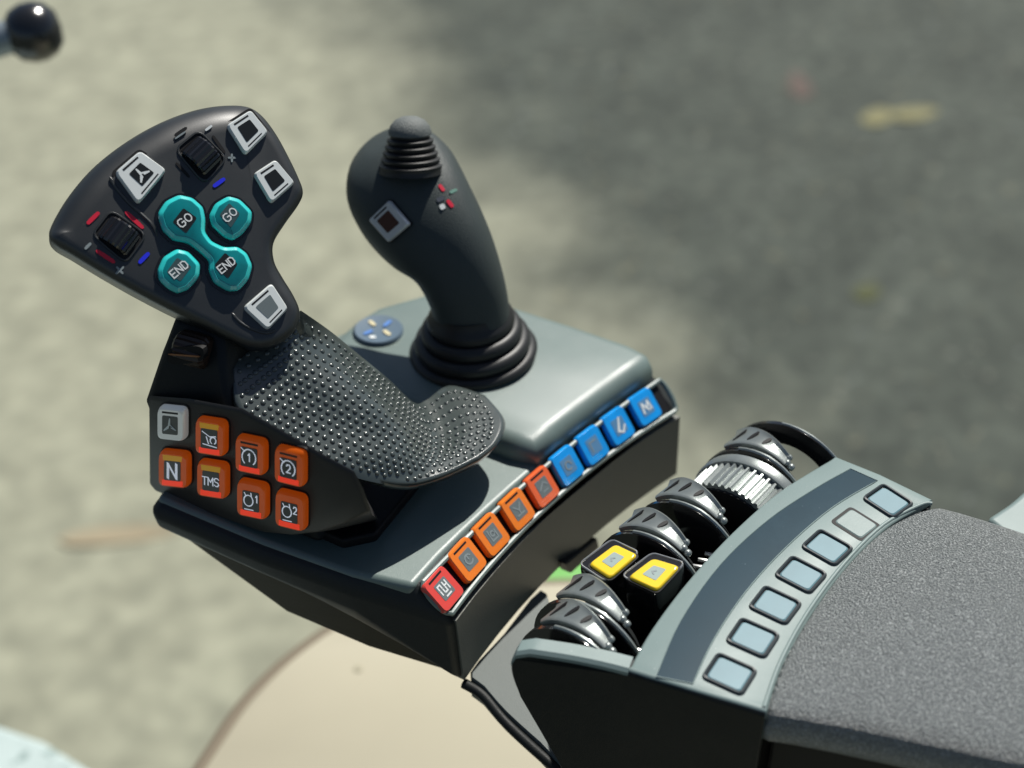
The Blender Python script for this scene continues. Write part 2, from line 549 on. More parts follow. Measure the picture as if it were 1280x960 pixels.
# ================================================================== GROUND (seen far below, out of focus)
def ground_mat():
    m = bpy.data.materials.new('asphalt yard')
    m.use_nodes = True
    n, l = m.node_tree.nodes, m.node_tree.links
    b = n['Principled BSDF']
    b.inputs['Roughness'].default_value = 0.9
    tc = n.new('ShaderNodeTexCoord')

    def noise(sc, det=4):
        x = n.new('ShaderNodeTexNoise')
        x.inputs['Scale'].default_value = sc
        x.inputs['Detail'].default_value = det
        l.new(tc.outputs['Object'], x.inputs['Vector'])
        return x.outputs['Fac']

    def ramp(f, a, c, ca, cb):
        r = n.new('ShaderNodeValToRGB')
        r.color_ramp.elements[0].position, r.color_ramp.elements[1].position = a, c
        r.color_ramp.elements[0].color, r.color_ramp.elements[1].color = (*ca, 1), (*cb, 1)
        l.new(f, r.inputs[0])
        return r.outputs[0]

    def mix(f, a, c, t='MIX'):
        x = n.new('ShaderNodeMix')
        x.data_type = 'RGBA'
        x.blend_type = t
        if isinstance(f, float):
            x.inputs[0].default_value = f
        else:
            l.new(f, x.inputs[0])
        l.new(a, x.inputs[6])
        l.new(c, x.inputs[7])
        return x.outputs[2]
    asph = ramp(noise(3.2, 6), 0.33, 0.68, (0.038, 0.047, 0.039), (0.062, 0.074, 0.062))
    fine = ramp(noise(15, 4), 0.30, 0.70, (0.62, 0.64, 0.63), (1.40, 1.38, 1.32))
    a2 = mix(1.0, asph, fine, 'MULTIPLY')
    peb = ramp(noise(19, 1), 0.65, 0.71, (0, 0, 0), (1, 1, 1))
    pc = ramp(noise(9, 1), 0.3, 0.7, (0.115, 0.135, 0.128), (0.125, 0.122, 0.075))
    x = mix(peb, a2, pc)
    # pale worn concrete takes over on the near side of a ragged line across the yard
    con_c = ramp(noise(7, 6), 0.30, 0.72, (0.225, 0.228, 0.172), (0.325, 0.328, 0.25))
    con_f = ramp(noise(15, 3), 0.36, 0.66, (0.84, 0.85, 0.83), (1.16, 1.16, 1.13))
    con = mix(1.0, con_c, con_f, 'MULTIPLY')
    A, B_ = at(425, 0, -LIFT) * CM, at(735, 400, -LIFT) * CM
    t = (B_ - A).normalized()
    nn = Vector((-t.y, t.x, 0))
    if nn.dot(at(100, 500, -LIFT) * CM - A) < 0:
        nn = -nn
    dt = n.new('ShaderNodeVectorMath')
    dt.operation = 'DOT_PRODUCT'
    dt.inputs[1].default_value = nn
    l.new(tc.outputs['Object'], dt.inputs[0])
    ma = n.new('ShaderNodeMath')
    ma.operation = 'MULTIPLY_ADD'
    l.new(noise(1.6, 5), ma.inputs[0])
    ma.inputs[1].default_value = 1.1
    l.new(dt.outputs['Value'], ma.inputs[2])
    mr = n.new('ShaderNodeMapRange')
    mr.interpolation_type = 'SMOOTHSTEP'
    d0 = nn.dot(A) + 0.55
    mr.inputs[1].default_value = d0 - 0.5
    mr.inputs[2].default_value = d0 + 0.5
    l.new(ma.outputs[0], mr.inputs[0])
    mr2 = n.new('ShaderNodeMapRange')
    mr2.interpolation_type = 'SMOOTHSTEP'
    d1 = nn.dot(at(60, 1010, -LIFT) * CM) + 0.95  # unseen outer edge of the concrete, added so darker ground bounces less light
    mr2.inputs[1].default_value = d1 + 0.25
    mr2.inputs[2].default_value = d1 - 0.05
    l.new(ma.outputs[0], mr2.inputs[0])
    mm = n.new('ShaderNodeMath')
    mm.operation = 'MULTIPLY'
    l.new(mr.outputs[0], mm.inputs[0])
    l.new(mr2.outputs[0], mm.inputs[1])
    x = mix(mm.outputs[0], x, con)
    l.new(x, b.inputs['Base Color'])
    return m


ASPH = ground_mat()
gz = -LIFT
g = mesh('ground', [V(-6000, -6000, gz), V(6000, -6000, gz), V(6000, 6000, gz), V(-6000, 6000, gz)], [(0, 1, 2, 3)], ASPH, smooth=False)
tag(g, 'asphalt and pale concrete yard far below the console', kind='structure')
# fallen leaves and scraps lying in the yard
LEAFC = {'yellow': mat('yellow leaf', (0.21, 0.20, 0.10), 0.7, 0.2), 'rust': mat('rust leaf', (0.105, 0.078, 0.066), 0.7, 0.2),
         'orange': mat('orange clay', (0.31, 0.265, 0.18), 0.8, 0.2), 'green': mat('moss leaf', (0.085, 0.095, 0.045), 0.8, 0.2)}
for c, px, py, a, bb, rot, lab in [
        ('yellow', 1096, 145, 8, 5, 20, 'yellow leaf lying on the dark asphalt, left one of the pair'),
        ('yellow', 1142, 141, 10, 5, -15, 'yellow leaf lying on the dark asphalt, right one of the pair'),
        ('rust', 1000, 105, 12, 4, 60, 'rust coloured leaf lying on the asphalt at top right'),
        ('orange', 150, 668, 15, 3.2, -22, 'orange scrap on the pale concrete left of the console'),
        ('green', 1085, 365, 5, 4, 10, 'green leaf lying on the asphalt above the armrest')]:
    o = at(px, py, gz + 0.5)
    vs = []
    for i in range(10):
        t = 2 * math.pi * i / 10
        x, y = a * math.cos(t), bb * math.sin(t) * (1 - 0.3 * math.cos(t)) * random.uniform(.8, 1.1)
        ca, sa = math.cos(math.radians(rot) - YAW), math.sin(math.radians(rot) - YAW)
        vs.append(V(o.x + x * ca - y * sa, o.y + x * sa + y * ca, o.z + 0.35 * math.sin(2 * t)))
    lf = [p - V(0, 0, 0.3) for p in vs]
    v2, f2 = loft([lf, vs])
    tag(mesh('fallen_leaf' if c != 'orange' else 'clay_scrap', v2, f2, LEAFC[c], smooth=False), lab, 'leaf' if c != 'orange' else 'scrap')

# ================================================================== CAB PIECES BELOW AND BEHIND
zb = -34
px_b = [(235, 985), (268, 935), (312, 872), (372, 815), (440, 772), (520, 745), (620, 733), (720, 727), (800, 735), (900, 770), (1050, 790), (1300, 860), (1500, 1000), (1400, 1500), (0, 1500)]
tr = thing('cab_trim', 'smooth beige curved trim under the console, dark welt along its edge', 'trim', at(480, 900, zb - 8))
P2 = [at(a, b, zb) for a, b in px_b]
P2 = cr_curve(P2[:10], 5) + P2[10:]
top = [V(p.x, p.y, zb) for p in P2]
cen = sum(top, V(0, 0, 0)) / len(top)
rings = [[V(p.x, p.y, zb - 8) for p in P2], [V(p.x, p.y, zb - 1.0) for p in P2], [p.lerp(cen, 0.012) + V(0, 0, -0.3) for p in top], [p.lerp(cen, 0.03) for p in top]]
vs, fs = loft(rings)
mesh('cover', vs, fs, BEIGE, tr, sharp=60)
tube('welt', [p + V(0, 0, -0.9) + (p - cen).normalized() * 0.25 for p in top[:36]], 0.75, BEIGED, tr)

gpx = [(630, 724), (680, 716), (735, 700), (800, 690), (800, 660), (740, 672), (660, 690), (630, 700)]
gpp = [at(a, b, zb - 2) for a, b in gpx]
vs, fs = loft([[p - V(0, 0, 3) for p in gpp], gpp])
sc0 = at(448, 836, zb)
vs2, fs2 = lathe([(.32, -.1), (.32, .04), (.25, .08), (.05, .08)], sc0, (0, 0, 1), 16)
mesh('screw_cap', vs2, fs2, mat('screw cap beige', (.36, .335, .24), .6, .3), tr)
# green body panel: rises from below the trim's far edge
gq = [at(600, 734, zb - 1), at(840, 728, zb - 1), at(840, 690, zb - 1), at(600, 702, zb - 1)]
vs, fs = loft([[p - V(0, 0, 2.5) for p in gq], gq])
go = mesh('body_panel', vs, fs, GREEN, bevel=0.5)
tag(go, 'bright green painted body panel glimpsed below the rear of the console', 'body panel')

lz = -60
lp = [at(a, b, lz) for a, b in [(-900, 700), (-120, 872), (0, 905), (55, 924), (120, 965), (190, 1060), (200, 1500), (-900, 1500)]]
vs, fs = loft([[p - V(0, 0, 5) for p in lp], lp])
ld = mesh('ledge', vs, fs, mat('pale cyan speckle', (0.44, 0.53, 0.515), 0.5, 0.4, var=0.15, speck=(60, (0.22, 0.30, 0.285), 0.54), vscale=20), bevel=0.8)
tag(ld, 'pale whitish speckled ledge in the bottom left corner', 'ledge')

# round knob on a grey rod, top left
dk = CP + ray(42, 40) * 98
hr = thing('grab_lever', 'black round knob on a grey rod at the top left corner', 'lever', dk)
vs, fs = lathe([(0.05, -1.9), (1.1, -1.75), (1.75, -1.2), (2.05, -0.4), (2.05, 0.4), (1.75, 1.2), (1.1, 1.75), (0.05, 1.9)], dk, CR * 0.93 + CU * 0.25 + CD * .1, 28)
mesh('knob', vs, fs, mat('knob gloss black', (0.012, 0.013, 0.014), 0.2, 0.6, coat=0.5), hr, sharp=80)
axis = (CR * 0.95 + CU * 0.28).normalized()
tube('rod', [dk - axis * 0.4 - CD * 0.4, dk - axis * 20 - CD * 0.9, dk - axis * 60 - CD * 2], [1.15, 1.22, 1.3], mat('rod grey', (0.26, 0.31, 0.34), 0.35, 0.5, metal=0.3), hr, n=20)

# ================================================================== CONSOLE (front module)
Z0, ZD, ZB, ZC = 0.0, -1.2, -2.6, -7.0
Tp = [at(a, b, ZD) for a, b in [(530, 719), (589, 660), (648, 600), (714, 553), (767, 514), (812, 476)]]
Bp = [at(a, b, ZB) for a, b in [(565, 766), (580, 753), (648, 668), (708, 613), (767, 568), (841, 517)]]
fT = np.polyfit([p.x for p in Tp], [p.y for p in Tp], 2)
fB = np.polyfit([p.x for p in Bp], [p.y for p in Bp], 2)
yT = lambda x: float(np.polyval(fT, x))
yB = lambda x: float(np.polyval(fB, x))
XL, XR = -12.55, 5.12
con = thing('control_console', 'grey moulded control console with a row of red, orange and blue keys', 'console', (-4, 3, ZC))
xs = [XL + (XR - XL) * i / 10 for i in range(11)]
A = [V(-14.3, 10.6, ZD), V(-14.1, 4.5, ZD), V(-13.65, 0.0, ZD), V(-12.95, yT(XL) - .05, ZD)] + [V(x, yT(x) + .02, ZD) for x in xs[1:]] + [V(6.35, -4.3, ZD), V(6.45, -1, ZD), V(6.3, 4, ZD), V(5.0, 8.6, ZD), V(2.3, 10.2, ZD), V(-4, 12.6, ZD)]
B = [V(-14.75, 10.7, -1.75), V(-14.55, 4.5, -1.8), V(-14.05, 0.0, -1.9), V(-12.75, yB(XL) - .2, ZB - .1)] + [V(x, yB(x) - .02, ZB) for x in xs[1:]] + [V(6.55, -5.6, ZB), V(6.6, -1, ZB), V(6.5, 4, ZB), V(5.2, 8.8, ZB), V(2.4, 10.5, ZB), V(-4, 12.8, ZB)]
Cc = [V(-14.6, 10.6, -2.9), V(-14.4, 4.5, -3.1), V(-13.9, -0.3, -3.5), V(-12.35, yB(XL) - .25, ZC)] + [V(x, yB(x) - .1, ZC + .02 * x) for x in xs[1:]] + [V(6.6, -5.6, ZC), V(6.6, -1, ZC), V(6.5, 4, ZC), V(5.2, 8.8, -6), V(2.4, 10.5, -5), V(-4, 12.8, -3.4)]
n = len(A)
# grey deck
dk_in = [p + V(0, 0, 0) for p in A]
vs, fs = loft([[p + V(0, 0, -0.9) for p in A], A])
body = mesh('deck', vs, fs, GREY, con, bevel=0.35, seg=4)
# side and rear shell
A2 = [V(p.x, p.y, p.z) + V(0, 0, -0.02) for p in A]
ctr = V(-4, 3, 0)
A3 = [ctr.lerp(p, 0.985) + V(0, 0, -0.05) for p in A]
for i in range(n):
    A3[i].z = ZD - 0.06
vs, fs = loft([A3, B, Cc])
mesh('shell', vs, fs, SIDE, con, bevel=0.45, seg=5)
# rear wall face is a lighter moulding set 2 mm proud of the shell
wl = [[V(x, yB(x) - .22, ZB - .22) for x in [XL + .1] + xs[1:]], [V(x, yB(x) - .34, ZC + .25 + .02 * x) for x in [XL + .45] + xs[1:]]]
back = [[p + V(0, .5, 0) for p in r] for r in wl]
ring = wl[0] + wl[1][::-1]
ringb = back[0] + back[1][::-1]
vs, fs = loft([ringb, ring], True, False)
N = len(wl[0])
base = len(ringb)
for i in range(N - 1):
    fs.append((base + i, base + i + 1, base + 2 * N - 2 - i, base + 2 * N - 1 - i))
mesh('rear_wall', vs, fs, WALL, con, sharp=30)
# underside shell
U1 = [ctr.lerp(p, 0.965) for p in Cc]
U2 = []
for i, p in enumerate(Cc):
    q = ctr.lerp(p, 0.90)
    U2.append(V(q.x, q.y, min(q.z, p.z) - (3.2 if i in (1, 2) else 1.2 if i in (0, n - 1) else 0.6)))
U3 = [ctr.lerp(p, 0.7) for p in U2]
for p in U3:
    p.z = -7.6
U1 = [p + V(0, 0, 0.3) for p in U1]
vs, fs = loft([U1, U2, U3])
mesh('lower_shell', vs, fs, UNDER, con, bevel=1.1, seg=5)

# raised plateau
pp = [(-3.75, 9.4), (-3.8, 2), (-3.75, -2.2), (-3.45, yT(-3.45) + .12)] + [(x, yT(x) + .12) for x in (-2, 0, 2, 4)] + [(5.35, yT(5.35) + .15), (5.95, -4.6), (6.22, -3.4), (6.25, 0), (6.15, 3.6), (5.5, 6.6), (4.6, 8.3), (2.3, 9.75), (0.8, 10.05), (-1.5, 10.0)]
pl0 = Plane((0, 0, 0), (0, 0, 1), (1, 0, 0))
P2 = [Vector(p) for p in pp]
rings = [(P2, ZD - 0.02), (P2, -0.85)]
for k in range(1, 6):
    a = k / 5 * math.pi / 2
    rings.append((offset(P2, 0.85 * (1 - math.cos(a))), -0.85 + 0.85 * math.sin(a)))
slab('plateau', pl0, rings, GREY, con, sharp=70)


def strip_pl(x):
    """Local frame of the sloping key strip at x."""
    T, B_ = V(x, yT(x), ZD), V(x, yB(x), ZB)
    d = 0.05
    t = (V(x + d, (yT(x + d) + yB(x + d)) / 2, 0) - V(x - d, (yT(x - d) + yB(x - d)) / 2, 0)).normalized()
    v = (T - B_)
    v = (v - t * v.dot(t)).normalized()
    nn = t.cross(v)
    return Plane((T + B_) / 2, nn, t), (T - B_).length


# tray (dark floor of the strip) and rim
tray_o, rim = [], []
smp = [XL + .05 + (XR - XL - .1) * i / 24 for i in range(25)]
up_e = [strip_pl(x)[0].to3((0, strip_pl(x)[1] / 2 - .16), 0.03) for x in smp]
lo_e = [strip_pl(x)[0].to3((0, -strip_pl(x)[1] / 2 + .12), 0.03) for x in smp]
ring = up_e + lo_e[::-1]
nr = strip_pl(-4)[0].n
vs, fs = loft([[p - nr * .15 for p in ring], ring], True, False)
N = 25
for i in range(N - 1):
    fs.append((50 + i, 50 + i + 1, 50 + 2 * N - 2 - i, 50 + 2 * N - 1 - i))
mesh('key_tray', vs, fs, BLACK, con, sharp=30)
rimpts = [p + nr * .14 for p in up_e] + [strip_pl(XR)[0].to3((.32 * math.cos(a_), .95 * math.sin(a_)), .14) for a_ in (1.1, .8, .5, .2, -.2, -.5, -.8, -1.1)] + [p + nr * .14 for p in lo_e[::-1]] + [strip_pl(XL)[0].to3((-.24 * math.cos(a_), .85 * math.sin(a_)), .14) for a_ in (-1.1, -.8, -.5, -.2, .2, .5, .8, 1.1)]
tube('tray_rim', rimpts, 0.13, GREY, con, n=8, closed=True)

kx = [(557, 735), (586, 697), (615, 664), (647, 632), (679, 605), (710, 578), (742, 553), (775, 531), (809, 508)]
SYM_MISC = {
    0: [[(x_, y0_), (x_, y0_ + .42)] for x_ in (-.7, -.25, .2, .65) for y0_ in (.25, -.35)] + [[(-.7, .67), (-.25, .67)], [(.2, .25), (.65, .25)], [(-.25, -.35), (.2, -.35)], [(-.4, -.75), (.4, -.75)]],
    1: [arc(0, 0, 0.55, 30, 330, 10), [(0, 0), (0, 0.4)]],
    2: [[(-0.5, 0.7), (-0.5, -0.6), (0.5, -0.6), (0.5, 0.3)], arc(0, 0.1, 0.3, 0, 360, 8)],
    3: [[(-0.6, 0.6), (0, -0.1), (0.6, 0.6)], [(-0.6, -0.6), (0.6, -0.6)], [(0, 0), (0, -0.5)]],
    4: [[(-0.7, -0.1), (0.2, 0.5), (0.7, 0.0)], [(-0.3, -0.5), (0.5, -0.5)]],
    5: [arc(0, 0, 0.5, 0, 300, 10)],
    6: [[(-0.5, -0.6), (-0.5, 0.5), (0.5, 0.5)]],
    7: [[(0.4, 0.9), (-0.5, -0.5), (0.2, -0.9), (0.8, -0.2)], [(0.2, 0.6), (-0.3, -0.4)]],
    8: [[(-0.7, -0.6), (-0.5, 0.6), (0.0, -0.2), (0.5, 0.6), (0.7, -0.5)], [(-0.3, 0.3), (0.3, -0.5)]],
}
caps = [REDK, ORANGE, ORANGE, ORANGE, ORANGE2, BLUEK, BLUEK, BLUEK, BLUEK]
for i, (a, b) in enumerate(kx):
    x0 = -12 + i * 1.97
    for _ in range(5):      # walk to the strip point under that key
        pl, wd = strip_pl(x0)
        q = pl.px(a, b, 0.45)
        x0 += q.x * 0.9
    pl, wd = strip_pl(x0)
    yv = max(-0.12, min(0.12, pl.px(a, b, 0.45).y))
    hw, hh = 0.80, 0.82
    quad = [Vector((-hw, yv + hh)), Vector((hw, yv + hh)), Vector((hw, yv - hh)), Vector((-hw, yv - hh))]
    key(con, pl, quad, 0.30, caps[i], WINL if i < 5 else mat('blue key window', (0.10, 0.24, 0.42), .35, .4), SYM_MISC[i], SYMW if i in (0, 7, 8) else SYMG, rnd=0.16, inner=0.50, w0=0.06, sw=0.07 if i < 7 else 0.10, bez=0.02,
        slot=i < 5, label=['red', 'orange', 'orange', 'orange', 'red orange', 'blue', 'blue', 'blue', 'blue'][i] + ' square key')

# round cross-shaped pad on the plateau
dp = at(473, 415, 0)
pd = Plane((dp.x, dp.y, 0), (0, 0, 1), CR)
vs, fs = lathe([(1.3, -0.05), (1.3, 0.12), (1.2, 0.22), (0.7, 0.17), (0.1, 0.15)], dp, (0, 0, 1), 48)
disc = mesh('direction_pad', vs, fs, DPADM, con, sharp=50)
disc['label'] = 'round slate blue pad with coloured dashes'
for (x0, y0, x1, y1, m_) in [(462, 405, 469, 411, DYEL), (480, 417, 488, 423, DYEL), (480, 412, 489, 405, DBLUE), (455, 422, 466, 417, DBLUE), (462, 425, 470, 426, SYMW)]:
    dash(pd, pd.px(x0, y0), pd.px(x1, y1), 0.22, m_, disc, w=0.2, th=0.03)
# cable clip on the rear wall
c0 = onx(716, 690, -4.6)
cp_ = Plane((-5.2, yB(-5.2) - .38, -6.2), (0, -1, 0), (1, 0, 0))
q = [cp_.px(a, b) for a, b in [(695, 700), (735, 668), (738, 680), (702, 712)]]
slab('clip', cp_, [(q, -.1), (q, .55)], DARK, con, bevel=0.1)

# ================================================================== JOYSTICK
bc = at(592, 440, 0)
joy = thing('joystick', 'black curved joystick with small ribbed top stick and one silver framed key', 'joystick', (bc.x, bc.y, 0))
pj = Plane((bc.x, bc.y, 0), -_h, CR)
vs, fs = lathe([(3.2, 0), (3.25, 0.2), (3.05, 0.38), (2.82, 0.42), (2.95, 0.66), (2.88, 0.95), (2.6, 1.12), (2.45, 1.1), (2.56, 1.35), (2.5, 1.62), (2.25, 1.8), (2.1, 1.78), (2.2, 2.0), (2.12, 2.3), (1.95, 2.45), (1.85, 2.9)], (bc.x, bc.y, 0), (-0.02, 0.05, 1), 56)
mesh('boot', vs, fs, RUBBER, joy, sharp=75)
pairs = [((546, 420), (639, 412)), ((543, 400), (637, 391)), ((538, 380), (634, 368)), ((527, 356), (627, 338)), ((513, 338), (616, 302)), ((489, 323), (603, 270)),
         ((465, 300), (590, 243)), ((447, 274), (577, 217)), ((434, 243), (563, 194)), ((436, 212), (541, 174)), ((452, 189), (517, 165)), ((470, 178), (499, 166))]
dr = [1.95, 1.85, 1.8, 1.85, 1.95, 2.1, 2.25, 2.35, 2.3, 2.0, 1.35, 0.6]
ctrs = [(pj.hit(*a) + pj.hit(*b)) / 2 for a, b in pairs]
rings = []
for i, (a, b) in enumerate(pairs):
    back = (0, 0, .1, .3, .7, 1.2, 1.8, 2.5, 3.2, 3.8, 4.2, 4.3)[i]      # the head leans away from the driver
    pa, pb = pj.hit(*a, -back), pj.hit(*b, -back)
    c = (pa + pb) / 2
    e1 = (pb - pa) / 2
    rings.append((c, e1, -_h * dr[i]))
# dense interpolation
cc = cr_curve([r[0] for r in rings], 4)
e1s = cr_curve([r[1] for r in rings], 4)
e2s = cr_curve([r[2] for r in rings], 4)
RN = 40
R3 = []
for c, e1, e2 in zip(cc, e1s, e2s):
    ring = []
    for j in range(RN):
        t = 2 * math.pi * j / RN
        ct, st = math.cos(t), math.sin(t)
        f = lambda s: math.copysign(abs(s) ** 0.88, s)
        ring.append(c + e1 * f(ct) + e2 * f(st))
    R3.append(ring)
vs, fs = loft(R3)
jb = bvh_of(vs, fs)
mesh('handle', vs, fs, STICKM, joy, sharp=80)
# small ribbed stick
p, nn = cast(jb, 511, 212)
mb = p - nn * 0.55
mt = (CP + ray(512, 146) * ((p - CP).dot(CD) - 0.4))
ax = (mt - mb)
L = ax.length
vs, fs = lathe([(1.55, 0.1), (1.5, .3)] + [q for k in range(5) for q in ((1.5 - k * .10, .35 + k * .30), (1.52 - k * .10, .48 + k * .30), (1.32 - k * .10, .58 + k * .30))] + [(0.98, L * .70), (0.9, L * .80), (0.7, L * .90), (0.4, L * .95), (0.05, L * .97)], mb, ax, 40)
ms = mesh('thumb_stick', vs, fs, RUBBER, joy, sharp=70)
vs, fs = lathe([(1.03, L * .70), (1.03, L * .75), (0.93, L * .85), (0.72, L * .94), (0.42, L * .995), (0.05, L * 1.015)], mb, ax, 40)
mesh('cap', vs, fs, mat('lit grey cap', (0.13, 0.145, 0.14), 0.6, 0.5, bump=(1500, .8, .0006)), ms, sharp=70)  # light on the tip is put into a paler grey than the stick
# square key
kp = patch_plane(jb, 487, 277, CR, 0.1)
Q = [kp.px(a, b) for a, b in [(462, 275), (488, 250), (514, 280), (487, 303)]]
o = key(joy, kp, Q, 0.28, mat('silver frame', (0.82, 0.82, 0.80), 0.3, 0.5, metal=0.3), mat('brown window', (0.10, 0.045, 0.035), 0.2, 0.5, coat=.5), None, rnd=0.08, inner=0.55, w0=-0.25 + .2, bez=0.05,
        low=None, label='square key with a silver frame and brown window')
# cross print
cpn = patch_plane(jb, 556, 248, CR, 0.0)
for (x0, y0, x1, y1, m_, wd) in [(549, 231, 555, 239, MRED, .18), (559, 250, 566, 259, MRED, .2), (562, 241, 571, 237, mat('green print', (0.12, .25, .2), .4), .16), (546, 251, 555, 247, mat('dim print', (0.07, .08, .1), .4), .22), (550, 260, 556, 257, SYMW, .26)]:
    pm = patch_plane(jb, (x0 + x1) / 2, (y0 + y1) / 2, CR, 0.0)
    dash(pm, pm.px(x0, y0), pm.px(x1, y1), wd, m_, joy, w=0.0, th=0.03)

# ================================================================== MULTIFUNCTION GRIP
PX = -14.2
grip = thing('multifunction_grip', 'large black multifunction grip with teal GO and END keys and dotted palm rest', 'control lever', (-10, 5, ZD))
HN = V(-0.41, -0.63, 0.66)
h0 = onx(330, 430, -11.6)
hp = Plane(h0, HN, CR)


def Z1(x, y):
    return (40 + x * .28125, 100 + y * .28125)


def HZ(x, y):
    return hp.px(*Z1(x, y))


hpx = [(62, 292), (66, 274), (84, 242), (110, 209), (140, 182), (175, 158), (212, 139), (250, 126), (285, 121), (312, 124), (330, 138), (347, 162), (362, 190), (375, 218), (381, 238), (375, 254), (358, 278), (344, 302),
       (345, 324), (356, 344), (369, 366), (377, 388), (373, 408), (358, 424), (336, 434), (312, 433), (286, 422), (252, 405), (212, 386), (170, 364), (128, 340), (92, 318), (70, 305)]
H2 = cr_curve([hp.px(a, b) for a, b in hpx], 5, True)
ar = sum(H2[i].x * H2[(i + 1) % len(H2)].y - H2[(i + 1) % len(H2)].x * H2[i].y for i in range(len(H2)))
rad_ = []
for i in range(len(H2)):
    t = (H2[(i + 1) % len(H2)] - H2[i - 1]).normalized()
    out = Vector((t.y, -t.x)) * (1 if ar > 0 else -1)
    rad_.append(0.45 + 1.10 * max(0, out.dot(Vector((-0.30, 0.95)))) ** 1.3)
for _ in range(6):
    rad_ = [(rad_[i - 1] + rad_[i] + rad_[(i + 1) % len(rad_)]) / 3 for i in range(len(rad_))]
rings = []
for d, wv in [(0.85, -2.75), (0.5, -2.6), (0.18, -2.1), (0.03, -1.6)]:
    rings.append([hp.to3(q, wv) for q in offset(H2, d)])
for k in range(0, 8):
    th = k / 7 * math.pi / 2
    off = offset(H2, [r_ * (1 - math.cos(th)) for r_ in rad_])
    rings.append([hp.to3(q, -r_ * (1 - math.sin(th))) for q, r_ in zip(off, rad_)])
vs, fs = loft(rings)
mesh('head', vs, fs, HEADM, grip, sharp=60)

# keys on the head: corner order TL, TR, BR, BL with text running up to the right
K1 = [HZ(*p) for p in [(365, 415), (478, 318), (598, 405), (470, 560)]]
K1i = [HZ(*p) for p in [(428, 425), (478, 375), (540, 420), (487, 480)]]
K2 = [HZ(*p) for p in [(860, 205), (970, 135), (1050, 235), (945, 340)]]
K3 = [HZ(*p) for p in [(980, 420), (1080, 355), (1168, 460), (1060, 555)]]
Z2 = lambda x, y: hp.px(160 + x * .25, 340 + y * .25)
K4 = [Z2(*p) for p in [(570, 180), (715, 55), (800, 185), (695, 295)]]
key(grip, hp, K1, 0.38, WHITEK, WIN, PROP, SYMW, rnd=.14, quad_in=K1i, w0=-0.08, sw=.07, low2=True, label='white framed key with propeller symbol')
key(grip, hp, K2, 0.36, WHITEK, WIN, None, rnd=.14, inner=.50, w0=-0.12, low2=True, label='white framed key with blank window at the top corner')
key(grip, hp, K3, 0.36, WHITEK, WIN, None, rnd=.14, inner=.50, w0=-0.12, low2=True, label='white framed key with blank window by the right edge')
key(grip, hp, K4, 0.36, WHITEK, WINL, None, rnd=.14, inner=.50, w0=-0.12, low2=True, label='white framed key with blank window on the stem')


def teal(outline, wins, label, txt):
    P = rounded([HZ(*p) for p in outline], .26, 3)
    o = slab('key', hp, [(P, 0.0), (P, 0.20), (offset(P, 0.04), 0.27), (offset(P, 0.17), 0.36), (offset(P, 0.20), 0.36)], TEALD, grip, sharp=25)
    o['label'] = label
    slab('top_plate', hp, [(offset(P, 0.19), 0.30), (offset(P, 0.19), 0.365), (offset(P, 0.23), 0.38)], TEAL, o, sharp=40)
    slab('surround', hp, [(offset(P, -0.12), -0.1), (offset(P, -0.12), 0.06)], GLOSSB, o)
    for wq, tx in zip(wins, txt):
        q = [HZ(*p) for p in wq]
        slab('window', hp, [(rounded(q, .1, 2), .30), (rounded(q, .1, 2), .392)], mat('teal window', (0.05, 0.085, 0.09), .25, .5) if tx[1] else WIN, o)
        c = sum(q, Vector((0, 0))) / 4
        # text frame: baseline rises to the right by about 50 degrees
        d = (HZ(*tx[2][1]) - HZ(*tx[2][0]))
        u = d.normalized()
        v = Vector((-u.y, u.x))
        hw, hh2 = d.length / 2, tx[3]
        fr = [c - u * hw + v * hh2, c + u * hw + v * hh2, c + u * hw - v * hh2, c - u * hw - v * hh2]
        strokes('lettering', hp, fr, text(tx[0], -.92, .92, -.8, .8, .35), 0.05, .392, SYMW, o)
    return o


teal([(555, 600), (590, 545), (650, 515), (710, 528), (757, 570), (768, 625), (765, 680), (795, 722), (850, 748), (910, 745), (952, 775), (976, 830), (960, 890), (915, 940), (868, 942), (805, 905), (782, 850), (785, 808), (742, 768), (690, 728), (625, 718), (575, 670)],
     [[(620, 640), (668, 578), (728, 622), (680, 690)], [(805, 830), (852, 775), (908, 825), (865, 890)]], 'teal double key joining GO and END across the middle', [('GO', 0, ((640, 655), (695, 610)), .20), ('END', 0, ((822, 862), (892, 808)), .20)])
teal([(785, 605), (810, 555), (868, 521), (920, 535), (975, 590), (970, 640), (932, 690), (890, 718), (850, 702), (795, 650)], [[(828, 608), (870, 556), (918, 603), (878, 665)]], 'teal GO key on the right', [('GO', 1, ((862, 632), (912, 585)), .20)])
teal([(555, 850), (580, 792), (640, 755), (692, 767), (745, 822), (740, 880), (692, 935), (645, 952), (600, 930), (562, 892)], [[(594, 860), (640, 797), (704, 837), (655, 902)]], 'teal END key on the left', [('END', 1, ((612, 882), (684, 822)), .20)])

